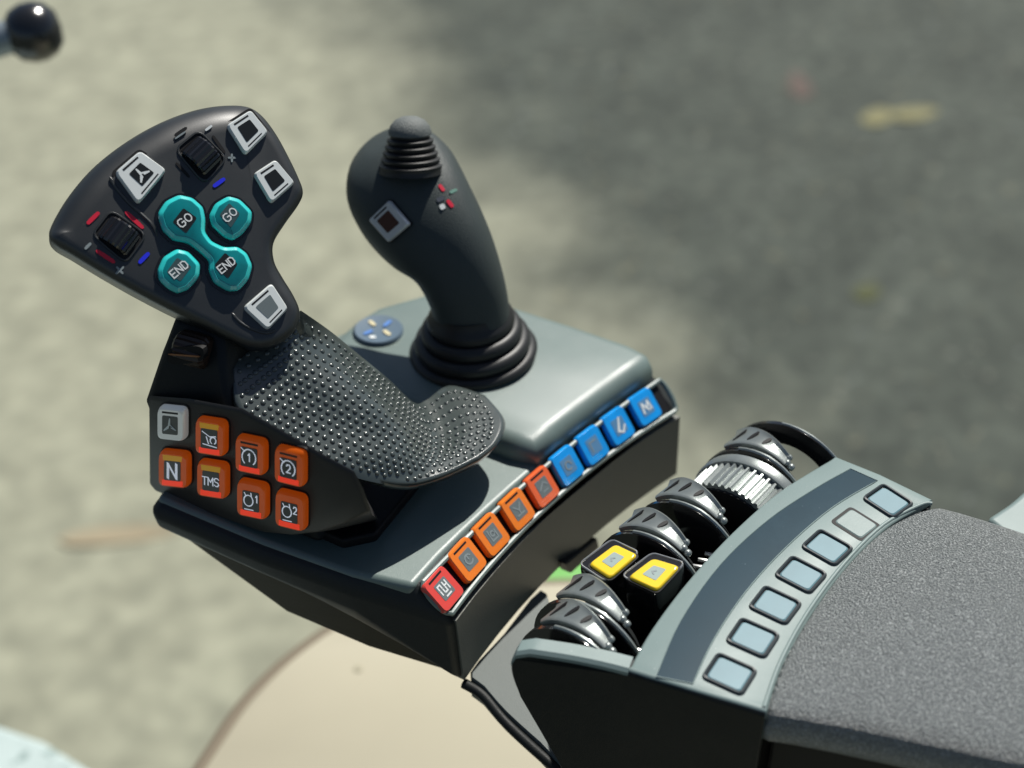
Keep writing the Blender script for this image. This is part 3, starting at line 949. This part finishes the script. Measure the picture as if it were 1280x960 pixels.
# two ridged thumb wheels set in pockets
for wq, lab in (([(640, 310), (740, 228), (862, 350), (765, 458)], 'ridged thumb wheel near the top edge'), ([(270, 688), (352, 582), (505, 690), (415, 812)], 'ridged thumb wheel near the left tip')):
    q = [HZ(*p) for p in wq]
    o = slab('wheel_pocket', hp, [(rounded(q, .22, 4), -.2), (rounded(q, .22, 4), .015)], BLACK, grip)
    rq = [hp.to3(p, .03) for p in rounded([p for p in scaled(q, 1.03)], .22, 5)]
    tube('pocket_rim', rq, .05, HEADM, o, n=6, closed=True)
    c = sum(q, Vector((0, 0))) / 4
    a2 = ((q[1] - q[0]) + (q[2] - q[3])) / 2
    d2 = ((q[3] - q[0]) + (q[2] - q[1])) / 2
    axw = (hp.u * a2.x + hp.v * a2.y)
    Lw = axw.length * .80
    axw.normalize()
    rad = d2.length * .46
    cw = hp.to3(c, .50 - rad)
    vs, fs = lathe([(rad * .93, -Lw / 2), (rad, -Lw / 2 + .08), (rad, Lw / 2 - .08), (rad * .93, Lw / 2)], cw, axw, 44, tooth=.055)
    w_ = mesh('thumb_wheel', vs, fs, GLOSSB, o, sharp=20)
    w_['label'] = lab
# printed marks
for (a, b, m_, wd) in [((245, 640), (298, 588), MRED, .17), ((415, 585), (495, 660), MRED, .17), ((285, 757), (368, 812), MRED, .17), ((475, 815), (520, 768), MBLUE, .17), ((235, 752), (262, 725), SYMG, .12),
                       ((805, 475), (857, 438), MBLUE, .17), ((770, 225), (800, 203), SYMW, .10), ((635, 262), (682, 230), SYMG, .07), ((634, 248), (688, 212), BLACK, .14), ((802, 248), (857, 325), BLACK, .14), ((640, 368), (700, 432), BLACK, .12),
                       ((372, 862), (408, 830), SYMG, .09), ((375, 830), (405, 862), SYMG, .09), ((870, 346), (906, 346), SYMG, .09), ((888, 328), (888, 366), SYMG, .09)]:
    dash(hp, HZ(*a), HZ(*b), wd, m_, grip, w=0.0, th=0.035)
# raised ridge below the propeller key
tube('ridge', [hp.to3(q, .0) for q in cr_curve([HZ(*p) for p in [(345, 430), (375, 480), (430, 545), (490, 600), (535, 645), (556, 695)]], 4)], [0.02] + [.075] * 18 + [.05, .02], HEADM, grip, n=8)
tube('ridge', [hp.to3(q, .0) for q in cr_curve([Z2(*p) for p in [(520, 205), (560, 250), (620, 285), (690, 305), (740, 290)]], 4)], [0.02] + [.07] * 14 + [.05, .02], HEADM, grip, n=8)

# ---- palm rest surface
Lx = lambda a, b, x: onx(a, b, x)
ctrl = [
    [Lx(288, 440, -11.9), Lx(316, 428, -11.0), Lx(347, 410, -10.1), Lx(376, 388, -9.2)],
    [Lx(300, 511, -13.6), at(336, 480, 6.15), at(376, 447, 6.5), at(413, 414, 6.2)],
    [Lx(350, 544, -13.3), at(388, 511, 5.2), at(428, 476, 5.35), at(452, 446, 4.5)],
    [Lx(405, 574, -12.8), at(443, 541, 4.1), at(477, 509, 4.05), at(487, 475, 2.9)],
    [Lx(455, 593, -11.9), at(492, 566, 3.1), at(515, 535, 2.7), at(517, 503, 1.8)],
    [Lx(505, 602, -10.6), at(536, 580, 1.9), at(546, 549, 1.45), at(533, 500, 1.35)],
    [at(548, 593, 1.7), at(576, 572, 1.5), at(586, 530, 1.45), at(562, 482, 1.45)],
    [at(598, 570, 1.45), at(621, 549, 1.4), at(628, 522, 1.4), at(606, 494, 1.4)],
]
rows = ctrl
NU, NV = 6, 6
cols = [cr_curve([ctrl[i][j] for i in range(len(rows))], NU) for j in range(4)]
grid = [cr_curve([cols[j][i] for j in range(4)], NV) for i in range(len(cols[0]))]
ni, nj = len(grid), len(grid[0])
topv = [p for r in grid for p in r]
fs = []
for i in range(ni - 1):
    for j in range(nj - 1):
        fs.append((i * nj + j, i * nj + j + 1, (i + 1) * nj + j + 1, (i + 1) * nj + j))
nrm = [[None] * nj for _ in range(ni)]
for i in range(ni):
    for j in range(nj):
        a = grid[min(i + 1, ni - 1)][j] - grid[max(i - 1, 0)][j]
        b = grid[i][min(j + 1, nj - 1)] - grid[i][max(j - 1, 0)]
        q = a.cross(b)
        if q.length < 1e-9:
            q = V(0, 0, 1)
        q.normalize()
        if q.z < 0:
            q = -q
        nrm[i][j] = q
botv = [grid[i][j] - V(0, 0, .75) + (ctrl[3][1] - grid[i][j]).normalized() * .3 for i in range(ni) for j in range(nj)]
M = len(topv)
allv = topv + botv
ff = list(fs) + [tuple(M + k for k in f[::-1]) for f in fs]
bd = [(i, 0) for i in range(ni)] + [(ni - 1, j) for j in range(1, nj)] + [(i, nj - 1) for i in range(ni - 2, -1, -1)] + [(0, j) for j in range(nj - 2, 0, -1)]
pc_ = ctrl[3][1]
for a in bd:
    p_ = grid[a[0]][a[1]]
    o_ = V(p_.x - pc_.x, p_.y - pc_.y, 0).normalized()
    allv.append(p_ + o_ * .13 - V(0, 0, .22))
for k in range(len(bd)):
    a, b = bd[k], bd[(k + 1) % len(bd)]
    ia, ib = a[0] * nj + a[1], b[0] * nj + b[1]
    ka, kb = 2 * M + k, 2 * M + (k + 1) % len(bd)
    ff.append((ia, ib, kb, ka))
    ff.append((ka, kb, M + ib, M + ia))
palm = mesh('palm_rest', allv, ff, STUDM, grip, sharp=75)
# studs
sv, sf, sc_ = [], [], []
SP = 0.42


def spt(i, t):
    f = t * (nj - 1)
    j = min(int(f), nj - 2)
    return grid[i][j].lerp(grid[i][j + 1], f - j), nrm[i][j].lerp(nrm[i][j + 1], f - j).normalized()


def sptu(u, t):
    i = min(int(u), ni - 2)
    a, na = spt(i, t)
    b, nb_ = spt(i + 1, t)
    f = u - i
    return a.lerp(b, f), na.lerp(nb_, f).normalized()


u, k = 1.5, 0
while u < ni - 2.5:
    wdt = sum((sptu(u, (q + 1) / 8)[0] - sptu(u, q / 8)[0]).length for q in range(8))
    cnt = 15
    m0 = 0.52 / wdt
    for q in range(cnt):
        t = m0 + (1 - 2 * m0) * q / (cnt - 1)
        c, nn = sptu(u, t)
        if any((c - e_).length < 0.25 for e_ in sc_[-90:]):
            continue
        sc_.append(c)
        a = nn.cross(V(0.3, 1, 0)).normalized()
        b = nn.cross(a)
        r_ = 0.128 * (0.75 + .25 * min(1, 6 * min(t - m0, 1 - m0 - t) + .3))
        bi = len(sv)
        for hh_, rr_ in ((-0.02, 1.0), (0.045, 0.85), (0.075, 0.45)):
            for s_ in range(8):
                an = s_ * math.pi / 4
                sv.append(c + nn * hh_ + (a * math.cos(an) + b * math.sin(an)) * r_ * rr_)
        for lv in range(2):
            for s_ in range(8):
                s2 = (s_ + 1) % 8
                sf.append((bi + lv * 8 + s_, bi + lv * 8 + s2, bi + lv * 8 + 8 + s2, bi + lv * 8 + 8 + s_))
        sf.append(tuple(bi + 16 + s_ for s_ in range(8)))
    step = (sptu(min(u + 1, ni - 1.01), .5)[0] - sptu(u, .5)[0]).length
    u += SP * 0.90 / max(step, .05)
    k += 1
st = mesh('studs', sv, sf, STUDM, palm, sharp=80)
st['kind'] = 'stuff'

# ---- side key panel (faces left, -X) and the body behind it
pside = Plane((PX, 5, 2), (-1, 0.03, -0.10), (0, -1, 0))
spx = [(184, 497), (235, 501), (300, 513), (350, 541), (400, 570), (440, 592), (452, 615), (461, 641), (430, 657), (400, 667), (365, 671), (328, 667), (260, 643), (195, 616), (185, 604)]
S2 = [pside.px(a, b) for a, b in spx]
vmin = min(q.y for q in S2)
umx = max(q.x for q in S2)
Sb = lambda k: [Vector((q.x - max(0, q.x - umx + 3.2) * (1 - k) * .95, vmin + (q.y - vmin) * k)) for q in S2]
rings = [(Sb(.15), -3.2), (Sb(.74), -1.0), (S2, -0.14), (offset(S2, 0.06), -0.06), (offset(S2, 0.18), 0.0)]
slab('side_panel', pside, rings, mat('panel charcoal', (0.026, 0.025, 0.024), 0.5, 0.4, bump=(1500, .3, .0003), var=.1), grip, sharp=50)
white = key
kc = [(213, 531), (262, 548), (312, 571), (361, 585), (216, 588), (264, 601), (314, 626), (362, 640)]
syms = [PROP, LEVERSYM, loopsym('1'), loopsym('2'), text('N', -0.5, 0.5, -0.75, 0.75), text('TMS', -1.0, 1.0, -0.4, 0.4), potsym('1'), potsym('2')]
labs = ['silver key with propeller symbol', 'orange key with lever symbol', 'orange key with circled number 1', 'orange key with circled number 2', 'orange key lettered N', 'orange key lettered TMS',
        'orange key with ring symbol and number 1', 'orange key with ring symbol and number 2']
for i, (a, b) in enumerate(kc):
    slp = (.11, .16, .21, .25)[i % 4]
    hx, hy = (17.3, 19.8) if i == 0 else (18.6, 21.4)
    quad = [pside.px(a + dx * hx, b + dy * hy + dx * hx * slp + dy * 0.5, 0.3) for dx, dy in ((-1, -1), (1, -1), (1, 1), (-1, 1))]
    key(grip, pside, quad, 0.32, SILVK if i == 0 else LITOR, WIN, syms[i], SYMW if i == 0 else LITWH, rnd=.2, inner=.56, w0=0.0, sw=.13 if i == 4 else .055, bez=.06,
        slot=i in (0, 2, 3), low=None if i == 0 else LITRED, top=LITAMB if i in (1, 4, 5) else None, label=labs[i])

# ---- neck core between the side panel and the head
def NX(px, py, x):
    return onx(px, py, x)
lo = [NX(181, 503, -14.15), V(-14.0, 5.4, 5.0), V(-12.2, 4.6, 4.4), V(-9.5, 5.5, 3.5), V(-8.5, 9.0, 3.2), V(-10.5, 12.0, 3.6)]
mid = [NX(202, 442, -13.5), NX(280, 470, -13.2), NX(300, 455, -11.9), NX(330, 440, -9.8), V(-8.8, 9, 6), V(-10.5, 11.0, 6.2)]
hi = [NX(217, 396, -12.6), NX(275, 415, -12.2), NX(310, 425, -11.6), NX(345, 400, -10.0), V(-9.2, 7.8, 9), V(-10.2, 9.2, 9.4)]
base_ = [V(p.x, p.y, 0.0) for p in lo]
base_ = [V(-13.0, 10.5, -1.1), V(-13.0, 2.2, -1.1), V(-11.4, 1.6, -1.1), V(-7.5, 2.6, -1.1), V(-6.8, 9, -1.1), V(-9, 11.5, -1.1)]
vs, fs = loft([base_, lo, mid, hi])
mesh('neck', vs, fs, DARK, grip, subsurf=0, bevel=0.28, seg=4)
# ribbed thumb wheel on the neck
pn = Plane(NX(232, 443, -13.62), (-0.9, -0.15, 0.2), (0, -1, 0))
q = [pn.px(a, b) for a, b in [(209, 434), (255, 431), (256, 452), (211, 456)]]
o = slab('neck_wheel', pn, [(rounded(q, .35, 4), -.3), (rounded(q, .35, 4), .06)], BLACK, grip)
cw = pn.to3(sum(q, Vector((0, 0))) / 4, -.60)
vs, fs = lathe([(.55, -.75), (.72, -.6), (.74, 0), (.72, .6), (.55, .75)], cw, pn.u, 36, tooth=.06)
mesh('roller', vs, fs, mat('brown black roller', (.035, .02, .014), .35, .5), o, sharp=20)
dash(pn, pn.px(213, 441), pn.px(252, 444), .07, mat('copper line', (.35, .16, .08), .3, .5, metal=.5), o, w=.13, th=.04)
# plinth the grip slides on
prism('plinth', [(-12.6, 11.0), (-12.6, 1.2), (-11.5, .2), (-6.2, .6), (-5.6, 8), (-7, 11.4)], ZD - .1, ZD + .5, BLACK, grip, bevel=.15)

# ================================================================== ARMREST
AZ = 1.0
arm = thing('armrest', 'dark armrest with grained pad and pale grey panel of blue keys', 'armrest', (-7, -24, -14))
pa_ = Plane((-6, -16, AZ), (0, 0, 1), (1, -.137, 0))
front = [(785, 838), (815, 785), (860, 725), (915, 665), (975, 613), (1045, 570)]
right = [(1100, 592), (1166, 624)]
rear = [(1150, 634), (1108, 660), (1060, 707), (1013, 770), (979, 832), (958, 890)]
left = [(870, 864)]
fc = cr_curve([pa_.px(*p) for p in front], 6)
rc = cr_curve([pa_.px(*p) for p in rear], 6)
P2 = fc + [pa_.px(*p) for p in right] + rc + [pa_.px(*p) for p in left]
slab('control_panel', pa_, [(P2, -1.6), (P2, -.12), (offset(P2, .04), -.04), (offset(P2, .12), 0)], PANEL, arm, sharp=40)
# raised lip along the pad
tube('panel_lip', [pa_.to3(q, -.02) for q in cr_curve([pa_.px(*p) for p in [(1165, 629), (1150, 631), (1104, 656), (1056, 703), (1009, 766), (975, 828), (955, 884)]], 5)], .09, PANEL, arm, n=10)
# display film with dark outline
dl = cr_curve([pa_.px(*p) for p in [(820, 846), (850, 777), (900, 706), (960, 650), (1020, 610), (1063, 586)]], 5)
drr = cr_curve([pa_.px(*p) for p in [(1097, 601), (1040, 635), (982, 685), (932, 740), (892, 800), (866, 855)]], 5)
D2 = dl + drr
dd = slab('display_strip', pa_, [(D2, -.05), (D2, .012)], DISPLAY, arm)
tube('outline', [pa_.to3(q, .012) for q in D2], .03, PANEL, dd, n=6, closed=True)
# seven membrane keys
kc = [(912, 843), (941, 798), (969, 757), (1001, 719), (1034, 685), (1070, 655), (1110, 627)]
C2 = [pa_.px(*p) for p in kc]
for i, c in enumerate(C2):
    t = (C2[min(i + 1, 6)] - C2[max(i - 1, 0)]).normalized()
    v = Vector((-t.y, t.x))
    if v.y < 0:
        v = -v
    hw, hh = .72, .84
    quad = [c - t * hw + v * hh, c + t * hw + v * hh, c + t * hw - v * hh, c - t * hw - v * hh]
    P = rounded(quad, .14, 4)
    m_ = PANEL if i == 5 else PKEY
    o = slab('membrane_key', pa_, [(scaled(P, .84), -.1), (scaled(P, .83), .015), (scaled(P, .77), .05)], m_, arm, sharp=12)
    o['label'] = 'blank grey key in the panel row' if i == 5 else 'pale blue square key in the panel row'
    slab('surround', pa_, [(P, -.1), (P, .014)], GLOSSB if i != 5 else BLACK, o)
    if i != 5:
        tube('bezel', [pa_.to3(q, .045) for q in scaled(P, .96)], .075, mat('bezel grey', (.030, .038, .041), .35, .5), o, n=6, closed=True)

# left side wall with its shade put into a darker colour, running forward past the levers
wt = [(957, 893), (870, 867), (785, 841), (720, 826), (662, 817)]
W = [at(a, b, AZ - .05) for a, b in wt]
Wc = cr_curve(W, 4)
inn = V(1, .2, 0).normalized()
prof_top = Wc
front_drop = [at(645, 819, .8), at(639, 828, .3), at(641, 845, -.8), at(650, 868, -2.2)]
outer = Wc + cr_curve(front_drop, 3)
end = onx(700, 955, outer[-1].x + .4)
outer_pts = outer + [end, end + V(.3, -1.5, -6), V(W[0].x + .2, W[0].y, -16), V(W[0].x, W[0].y, -.6)]
rings = [[p + inn * .75 for p in outer_pts], [p + inn * .62 + V(0, 0, .0) for p in outer_pts], [p + inn * .12 for p in outer_pts], [p - V(0, 0, .12) for p in outer_pts]]
vs, fs = loft(rings)
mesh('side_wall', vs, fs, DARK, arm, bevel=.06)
# lit top of the same wall moulding, painted paler as a strip
capo = [p + V(0, 0, .06) for p in Wc[8:]] + [p + V(0, 0, .04) for p in cr_curve(front_drop[:2], 3)]
rr_ = [[p + V(0, 0, -.22) + V(-.02, 0, 0), p + V(-.02, 0, -.04), p + inn * .12 + V(0, 0, .08), p + inn * .70 + V(0, 0, .08), p + inn * .82 + V(0, 0, -.04), p + inn * .82 + V(0, 0, -.22)] for p in capo]
vs, fs = loft(rr_)
mesh('lit_wall_top', vs, fs, PANEL, arm, sharp=30)
# dark well under the levers
well = [at(790, 838, -.3), at(1048, 570, -.3)]
wp = [(-13.2, -13.2), (-13.2, -10.4), (-11.5, -10.2), (-9.2, -10.0), (-6.5, -10.4), (-2, -11.2), (1.2, -12.2), (1.9, -15.6), (-5, -15.2), (-12.5, -14.6)]
prism('lever_well', wp, -8, -2.6, BLACK, arm, bevel=.2)
prism('core', [(-12.2, -14.4), (-5, -15.8), (1.0, -16.6), (.4, -21), (-10.6, -19.2)], -8, AZ - .9, BLACK, arm)

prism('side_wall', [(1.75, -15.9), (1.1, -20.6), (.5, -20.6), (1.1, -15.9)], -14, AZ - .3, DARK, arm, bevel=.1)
# pad
pz = AZ + .25
pf = cr_curve([at(a, b, pz) for a, b in [(957, 880), (976, 830), (1011, 770), (1057, 707), (1105, 659), (1148, 634), (1170, 628)]], 5)
far_ = V(.15, -1, 0).normalized()
rings = []
L_side = (at(1280, 950, pz) - pf[0]).normalized()
R_side = (at(1280, 672, pz) - pf[-1]).normalized()
ND = 14
for k in range(ND + 1):
    s = k / ND * 32
    ring = []
    for i, p in enumerate(pf):
        t = i / (len(pf) - 1)
        d = L_side.lerp(R_side, t)
        q = p + d * s
        crown = 1.0 * math.sin(math.pi * t) ** .8
        roll = -.5 * math.exp(-s / .35) if k < 3 else 0
        ring.append(V(q.x, q.y, pz + crown * min(1, (s + .6) / 4) + (-.14 if k == 0 else 0)))
    a, b = ring[0], ring[-1]
    lo_ = inn * -1
    ring = [a + V(.5, .0, -2.6), a + V(-.28, -.04, -1.6), a + V(-.42, -.05, -.9), a + V(-.22, -.02, -.25)] + ring + [b + V(.15, .02, -.2), b + V(.3, .05, -.8), b + V(.0, 0, -2.2)]
    rings.append(ring)
first = [p + V(.04, .12, 0) for p in rings[0]]
for p in first:
    p.z = min(p.z - .5, AZ - .1)
vs, fs = loft([first] + rings)
mesh('pad', vs, fs, LEATHER, arm, subsurf=1)
# dark substructure under the pad
sb = [rings[k][0] + V(.2, -.1, -.2) for k in (0, 4, 8, 14)]
ring_t = [V(p.x + .5, p.y, -1.6) for p in sb] + [V(p.x + 12, p.y, -1.6) for p in sb[::-1]]
ring_b = [V(p.x + .3, p.y, -16) for p in ring_t]
vs, fs = loft([ring_b, ring_t])
mesh('pad_base', vs, fs, BLACK, arm, bevel=.2)
# grey arm that carries the console
br = [at(588, 838, -7.2), at(630, 790, -7.2), at(676, 735, -7.2), at(690, 770, -7.2), at(690, 815, -7.2), at(720, 860, -7.6), at(790, 960, -8.5), at(720, 968, -8.5), at(676, 930, -8.2), at(632, 890, -7.7), at(604, 858, -7.3)]
brl = cr_curve(br, 3, True)
bc_ = sum(brl, V(0, 0, 0)) / len(brl)
vs, fs = loft([[p + V(.2, .1, -1.6) for p in brl], [p + V(0, 0, -.15) for p in brl], [p.lerp(bc_, .03) for p in brl]])
mesh('carrier_arm', vs, fs, GREY_SHADED, arm, sharp=40)
edge = [p + V(-.12, -.05, -.35) for p in cr_curve([at(580, 845, -7.2), at(604, 860, -7.3), at(632, 893, -7.7), at(676, 934, -8.2), at(722, 972, -8.6)], 5)]
tube('carrier_edge', edge, .24, DARK, arm, n=10)

# right hand grey housing beyond the pad
rp = cr_curve([at(1233, 647, -1.5), at(1262, 628, -1.5), at(1292, 605, -1.5), at(1340, 590, -1.5)], 4) + [V(14, -34, -1.5), V(13, -60, -1.5), V(2.2, -60, -1.5), V(2.2, -26, -1.5)]
vs, fs = loft([[p - V(0, 0, 9) for p in rp], rp])
sh = mesh('side_housing', vs, fs, PANEL, bevel=.5)
tag(sh, 'pale grey plastic housing behind the pad at the right edge', 'housing')

# ================================================================== FINGER LEVERS, ROLLER, YELLOW KEYS
AX = V(.99, -.137, 0)          # along the row
AY = V(-.137, -.99, 0) * -1    # towards the front of the machine


def lever(origin, label, r=2.95, sticks=True, fin=None):
    """Rocking finger lever: black disc flange, silver cap over its rim, dark tail."""
    o = Vector(origin)
    t = thing('finger_lever', label, 'finger lever', (o.x, o.y, o.z), 'finger levers along the armrest')

    def P(x, a, rad):
        a = math.radians(a)
        return o + AX * x + AY * (math.cos(a) * rad) + V(0, 0, math.sin(a) * rad)
    # flange: sector from 15 deg (front, low) to 150 deg (rear)
    angs = [-25 + i * 7.5 for i in range(25)]
    ra = lambda a: (r + .06) * (1 if a < 95 else 1 - .0016 * (a - 95))
    rim0 = [P(-.98, a, ra(a)) for a in angs] + [P(-.98, 150, .3), P(-.98, -25, .3)]
    rim1 = [P(-.72, a, ra(a)) for a in angs] + [P(-.72, 150, .3), P(-.72, -25, .3)]
    vs, fs = loft([rim0, rim1])
    fl = mesh('flange', vs, fs, GLOSSB, t, sharp=30)
    tube('flange_rim', [P(-.85, a, ra(a) + .02) for a in angs if 60 < a < 158], .09, SILVER, fl, n=6)
    # silver cap, narrowing to the rear
    rg = []
    ca = [46 + i * 3.9 for i in range(17)]
    wid = lambda a: .78 - 1.25 * max(0, min(1, (a - 44) / 72) - .22) ** 1.05
    for a in ca:
        f = (a - 44) / 72
        wR = wid(a)
        wL = -.64
        dz = .10 * math.sin(math.pi * min(1, f * 1.2))
        rt = r + .22 + dz - .25 * max(0, f - .55)
        rg.append([P(wL, a, r + .02), P(wL, a, rt - .06), P(wL + .1, a, rt), P(wL * .3 + wR * .7, a, rt - .07), P(wR - .12, a, rt + .07), P(wR, a, rt - .02), P(wR, a, r - .30)])
    vs, fs = loft(rg)
    cp = mesh('cap', vs, fs, SILVER, t, sharp=50)
    for k, a in enumerate((56, 71, 85)):
        wR = wid(a)
        l0, l1 = -.42, wR - .16
        vs, fs = [], []
        ring_a, ring_b = [], []
        for q in range(10):
            an = 2 * math.pi * q / 10
            x = (l0 + l1) / 2 + (l1 - l0) / 2 * math.cos(an)
            aa = a + 1.7 * math.sin(an) + (x * 4)
            f = (aa - 44) / 72
            rt = r + .22 + .10 * math.sin(math.pi * min(1, f * 1.2)) - .25 * max(0, f - .55)
            ring_a.append(P(x, aa, rt - .10))
            ring_b.append(P(x, aa, rt + .012))
        vs, fs = loft([ring_a, ring_b])
        mesh('groove', vs, fs, BLACK, cp, sharp=40)
    # beads at the rear end of the cap
    for a, x in ((109, -.42), (114, -.46), (107, -.1)):
        vs, fs = lathe([(.05, -.16), (.15, -.1), (.17, 0), (.15, .1), (.05, .16)], P(x, a, r + .02), AX, 12)
        mesh('bead', vs, fs, SILVER, cp, sharp=80)
    # dark tail wedge on the right
    rg = []
    for a in [60 + i * 7 for i in range(13)]:
        f = (a - 60) / 84
        wR = wid(a)
        rg.append([P(wR - .15, a, r * .6), P(wR - .1, a, r - .12 - .5 * f), P(wR + .35 + .3 * f, a, r - .65 - .75 * f), P(wR + .45 + .3 * f, a, r * .45)])
    vs, fs = loft(rg)
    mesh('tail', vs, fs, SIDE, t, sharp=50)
    # hub reaching down into the well
    vs, fs = lathe([(.9, -.7), (.9, .8)], o, AX, 20)
    mesh('hub', vs, fs, BLACK, t, sharp=40)
    if sticks:
        for k in range(3):
            a = P(.15 + k * .42, 128, r * .62 + .1 * k)
            b = P(.5 + k * .42, 152, r * .95)
            tube('spring_leg', [a, (a + b) / 2 + V(0, 0, .15), b], [.09, .12, .08], STEEL, t, n=7)
    return t


LZ = -1.85
lever((-12.9, -11.35, LZ), 'silver capped finger lever nearest the dark side wall')
lever((-11.35, -11.2, LZ), 'silver capped finger lever just left of the yellow keys', sticks=False)
lever((-6.5, -11.6, LZ), 'silver capped finger lever just right of the yellow keys')
lever((-3.95, -12.1, LZ), 'silver capped finger lever just left of the ridged roller', sticks=False)
lever((0.8, -13.3, LZ), 'silver capped finger lever at the far end beyond the roller', sticks=False)

# separate curved fin at the far end
fo = V(2.0, -13.9, LZ)
angs = [20 + i * 7 for i in range(17)]
f0 = [fo + AY * math.cos(math.radians(a)) * 3.35 + V(0, 0, math.sin(math.radians(a)) * 3.35) for a in angs]
f1 = [fo + AY * math.cos(math.radians(a)) * 2.3 + V(0, 0, math.sin(math.radians(a)) * 2.3) for a in angs]
ring = f0 + f1[::-1]
vs, fs = loft([ring, [p + AX * .22 for p in ring]])
fn = thing('end_fin', 'thin black curved fin at the far end of the lever row', 'fin', fo)
ff_ = mesh('blade', vs, fs, GLOSSB, fn, sharp=30)
tube('edge', [p + AX * .11 for p in f0[8:]], .07, SILVER, fn, n=6)

# ridged roller
ro = V(-1.6, -13.1, -1.9)
rl = thing('ridged_roller', 'silver ridged roller between the finger levers', 'roller', ro)
NR = 208
prof = [(2.6, -1.15), (2.95, -1.1), (2.98, .55), (2.9, .6)]
rings = []
for r_, hh_ in prof:
    rings.append([ro + AX * hh_ + AY * math.cos(2 * math.pi * j / NR) * rr2 + V(0, 0, math.sin(2 * math.pi * j / NR) * rr2) for j in range(NR) for rr2 in [r_ * (1 if j % 4 in (0, 1) else .955)]])
vs, fs = loft(rings)
mesh('ridged_drum', vs, fs, SILVER, rl, sharp=20)
vs, fs = lathe([(2.5, .55), (3.05, .6), (3.12, .75), (3.12, 1.1), (3.0, 1.2), (2.5, 1.22)], ro, AX, 64)
mesh('smooth_band', vs, fs, SILVER, rl, sharp=40)
vs, fs = lathe([(2.66, -1.22), (2.7, -1.1)], ro, AX, 48)
mesh('side_face', vs, fs, BLACK, rl, sharp=40)

# pair of yellow keys in a black block
yb = thing('key_block', 'black block of two yellow square keys between the finger levers', 'key block', (-8.6, -11, -3))
ypl = Plane((-8.6, -11.0, 1.15), (-.10, .06, 1), AX)
for i, (c, crn, lab) in enumerate((((766, 697), [(722, 705), (765, 673), (801, 690), (757, 728)], 'front yellow key'), ((818, 713), [(775, 720), (815, 690), (858, 703), (822, 742)], 'rear yellow key'))):
    P = [ypl.px(a, b) for a, b in crn]
    R_ = rounded(P, .16, 4)
    blk = slab('key_housing', ypl, [(scaled(R_, .96), -2.6), (R_, -.3), (scaled(R_, .97), -.05), (scaled(R_, .93), 0)], GLOSSB, yb, sharp=40)
    tube('lip', [ypl.to3(q, 0.0) for q in scaled(R_, .955)], .045, mat('chrome lip', (.35, .36, .36), .25, .5, metal=.6), blk, n=6, closed=True)
    c2 = ypl.px(*c, .3)
    u = AX
    Yq = [c2 + (p - sum(P, Vector((0, 0))) / 4) * .78 for p in P]
    key(yb, ypl, Yq, .16, YELK, mat('pale window', (.30, .38, .36), .3, .5), [[(-.3, -.1), (0, .3), (.3, 0)]], SYMG, rnd=.16, inner=.46, w0=.02, bez=.08, slot=False, sw=.07, label=lab)
mesh('pedestal', *loft([[V(-9.9, -12.6, -3), V(-9.9, -9.6, -3), V(-7.6, -9.9, -3), V(-7.6, -12.9, -3)], [V(-9.7, -12.4, .2), V(-9.7, -9.8, .2), V(-7.9, -10.1, .2), V(-7.9, -12.6, .2)]]), BLACK, yb)

# ================================================================== centimetres to metres, lift to real height
done = set()
for o in bpy.data.objects:
    if o.type == 'MESH' and o.data.name not in done:
        done.add(o.data.name)
        o.data.transform(Matrix.Scale(CM, 4))
        o.data.update()
    if o.type in ('MESH', 'EMPTY'):
        o.location = Vector(o.location) * CM
        if o.parent is None:
            o.location.z += LIFT * CM
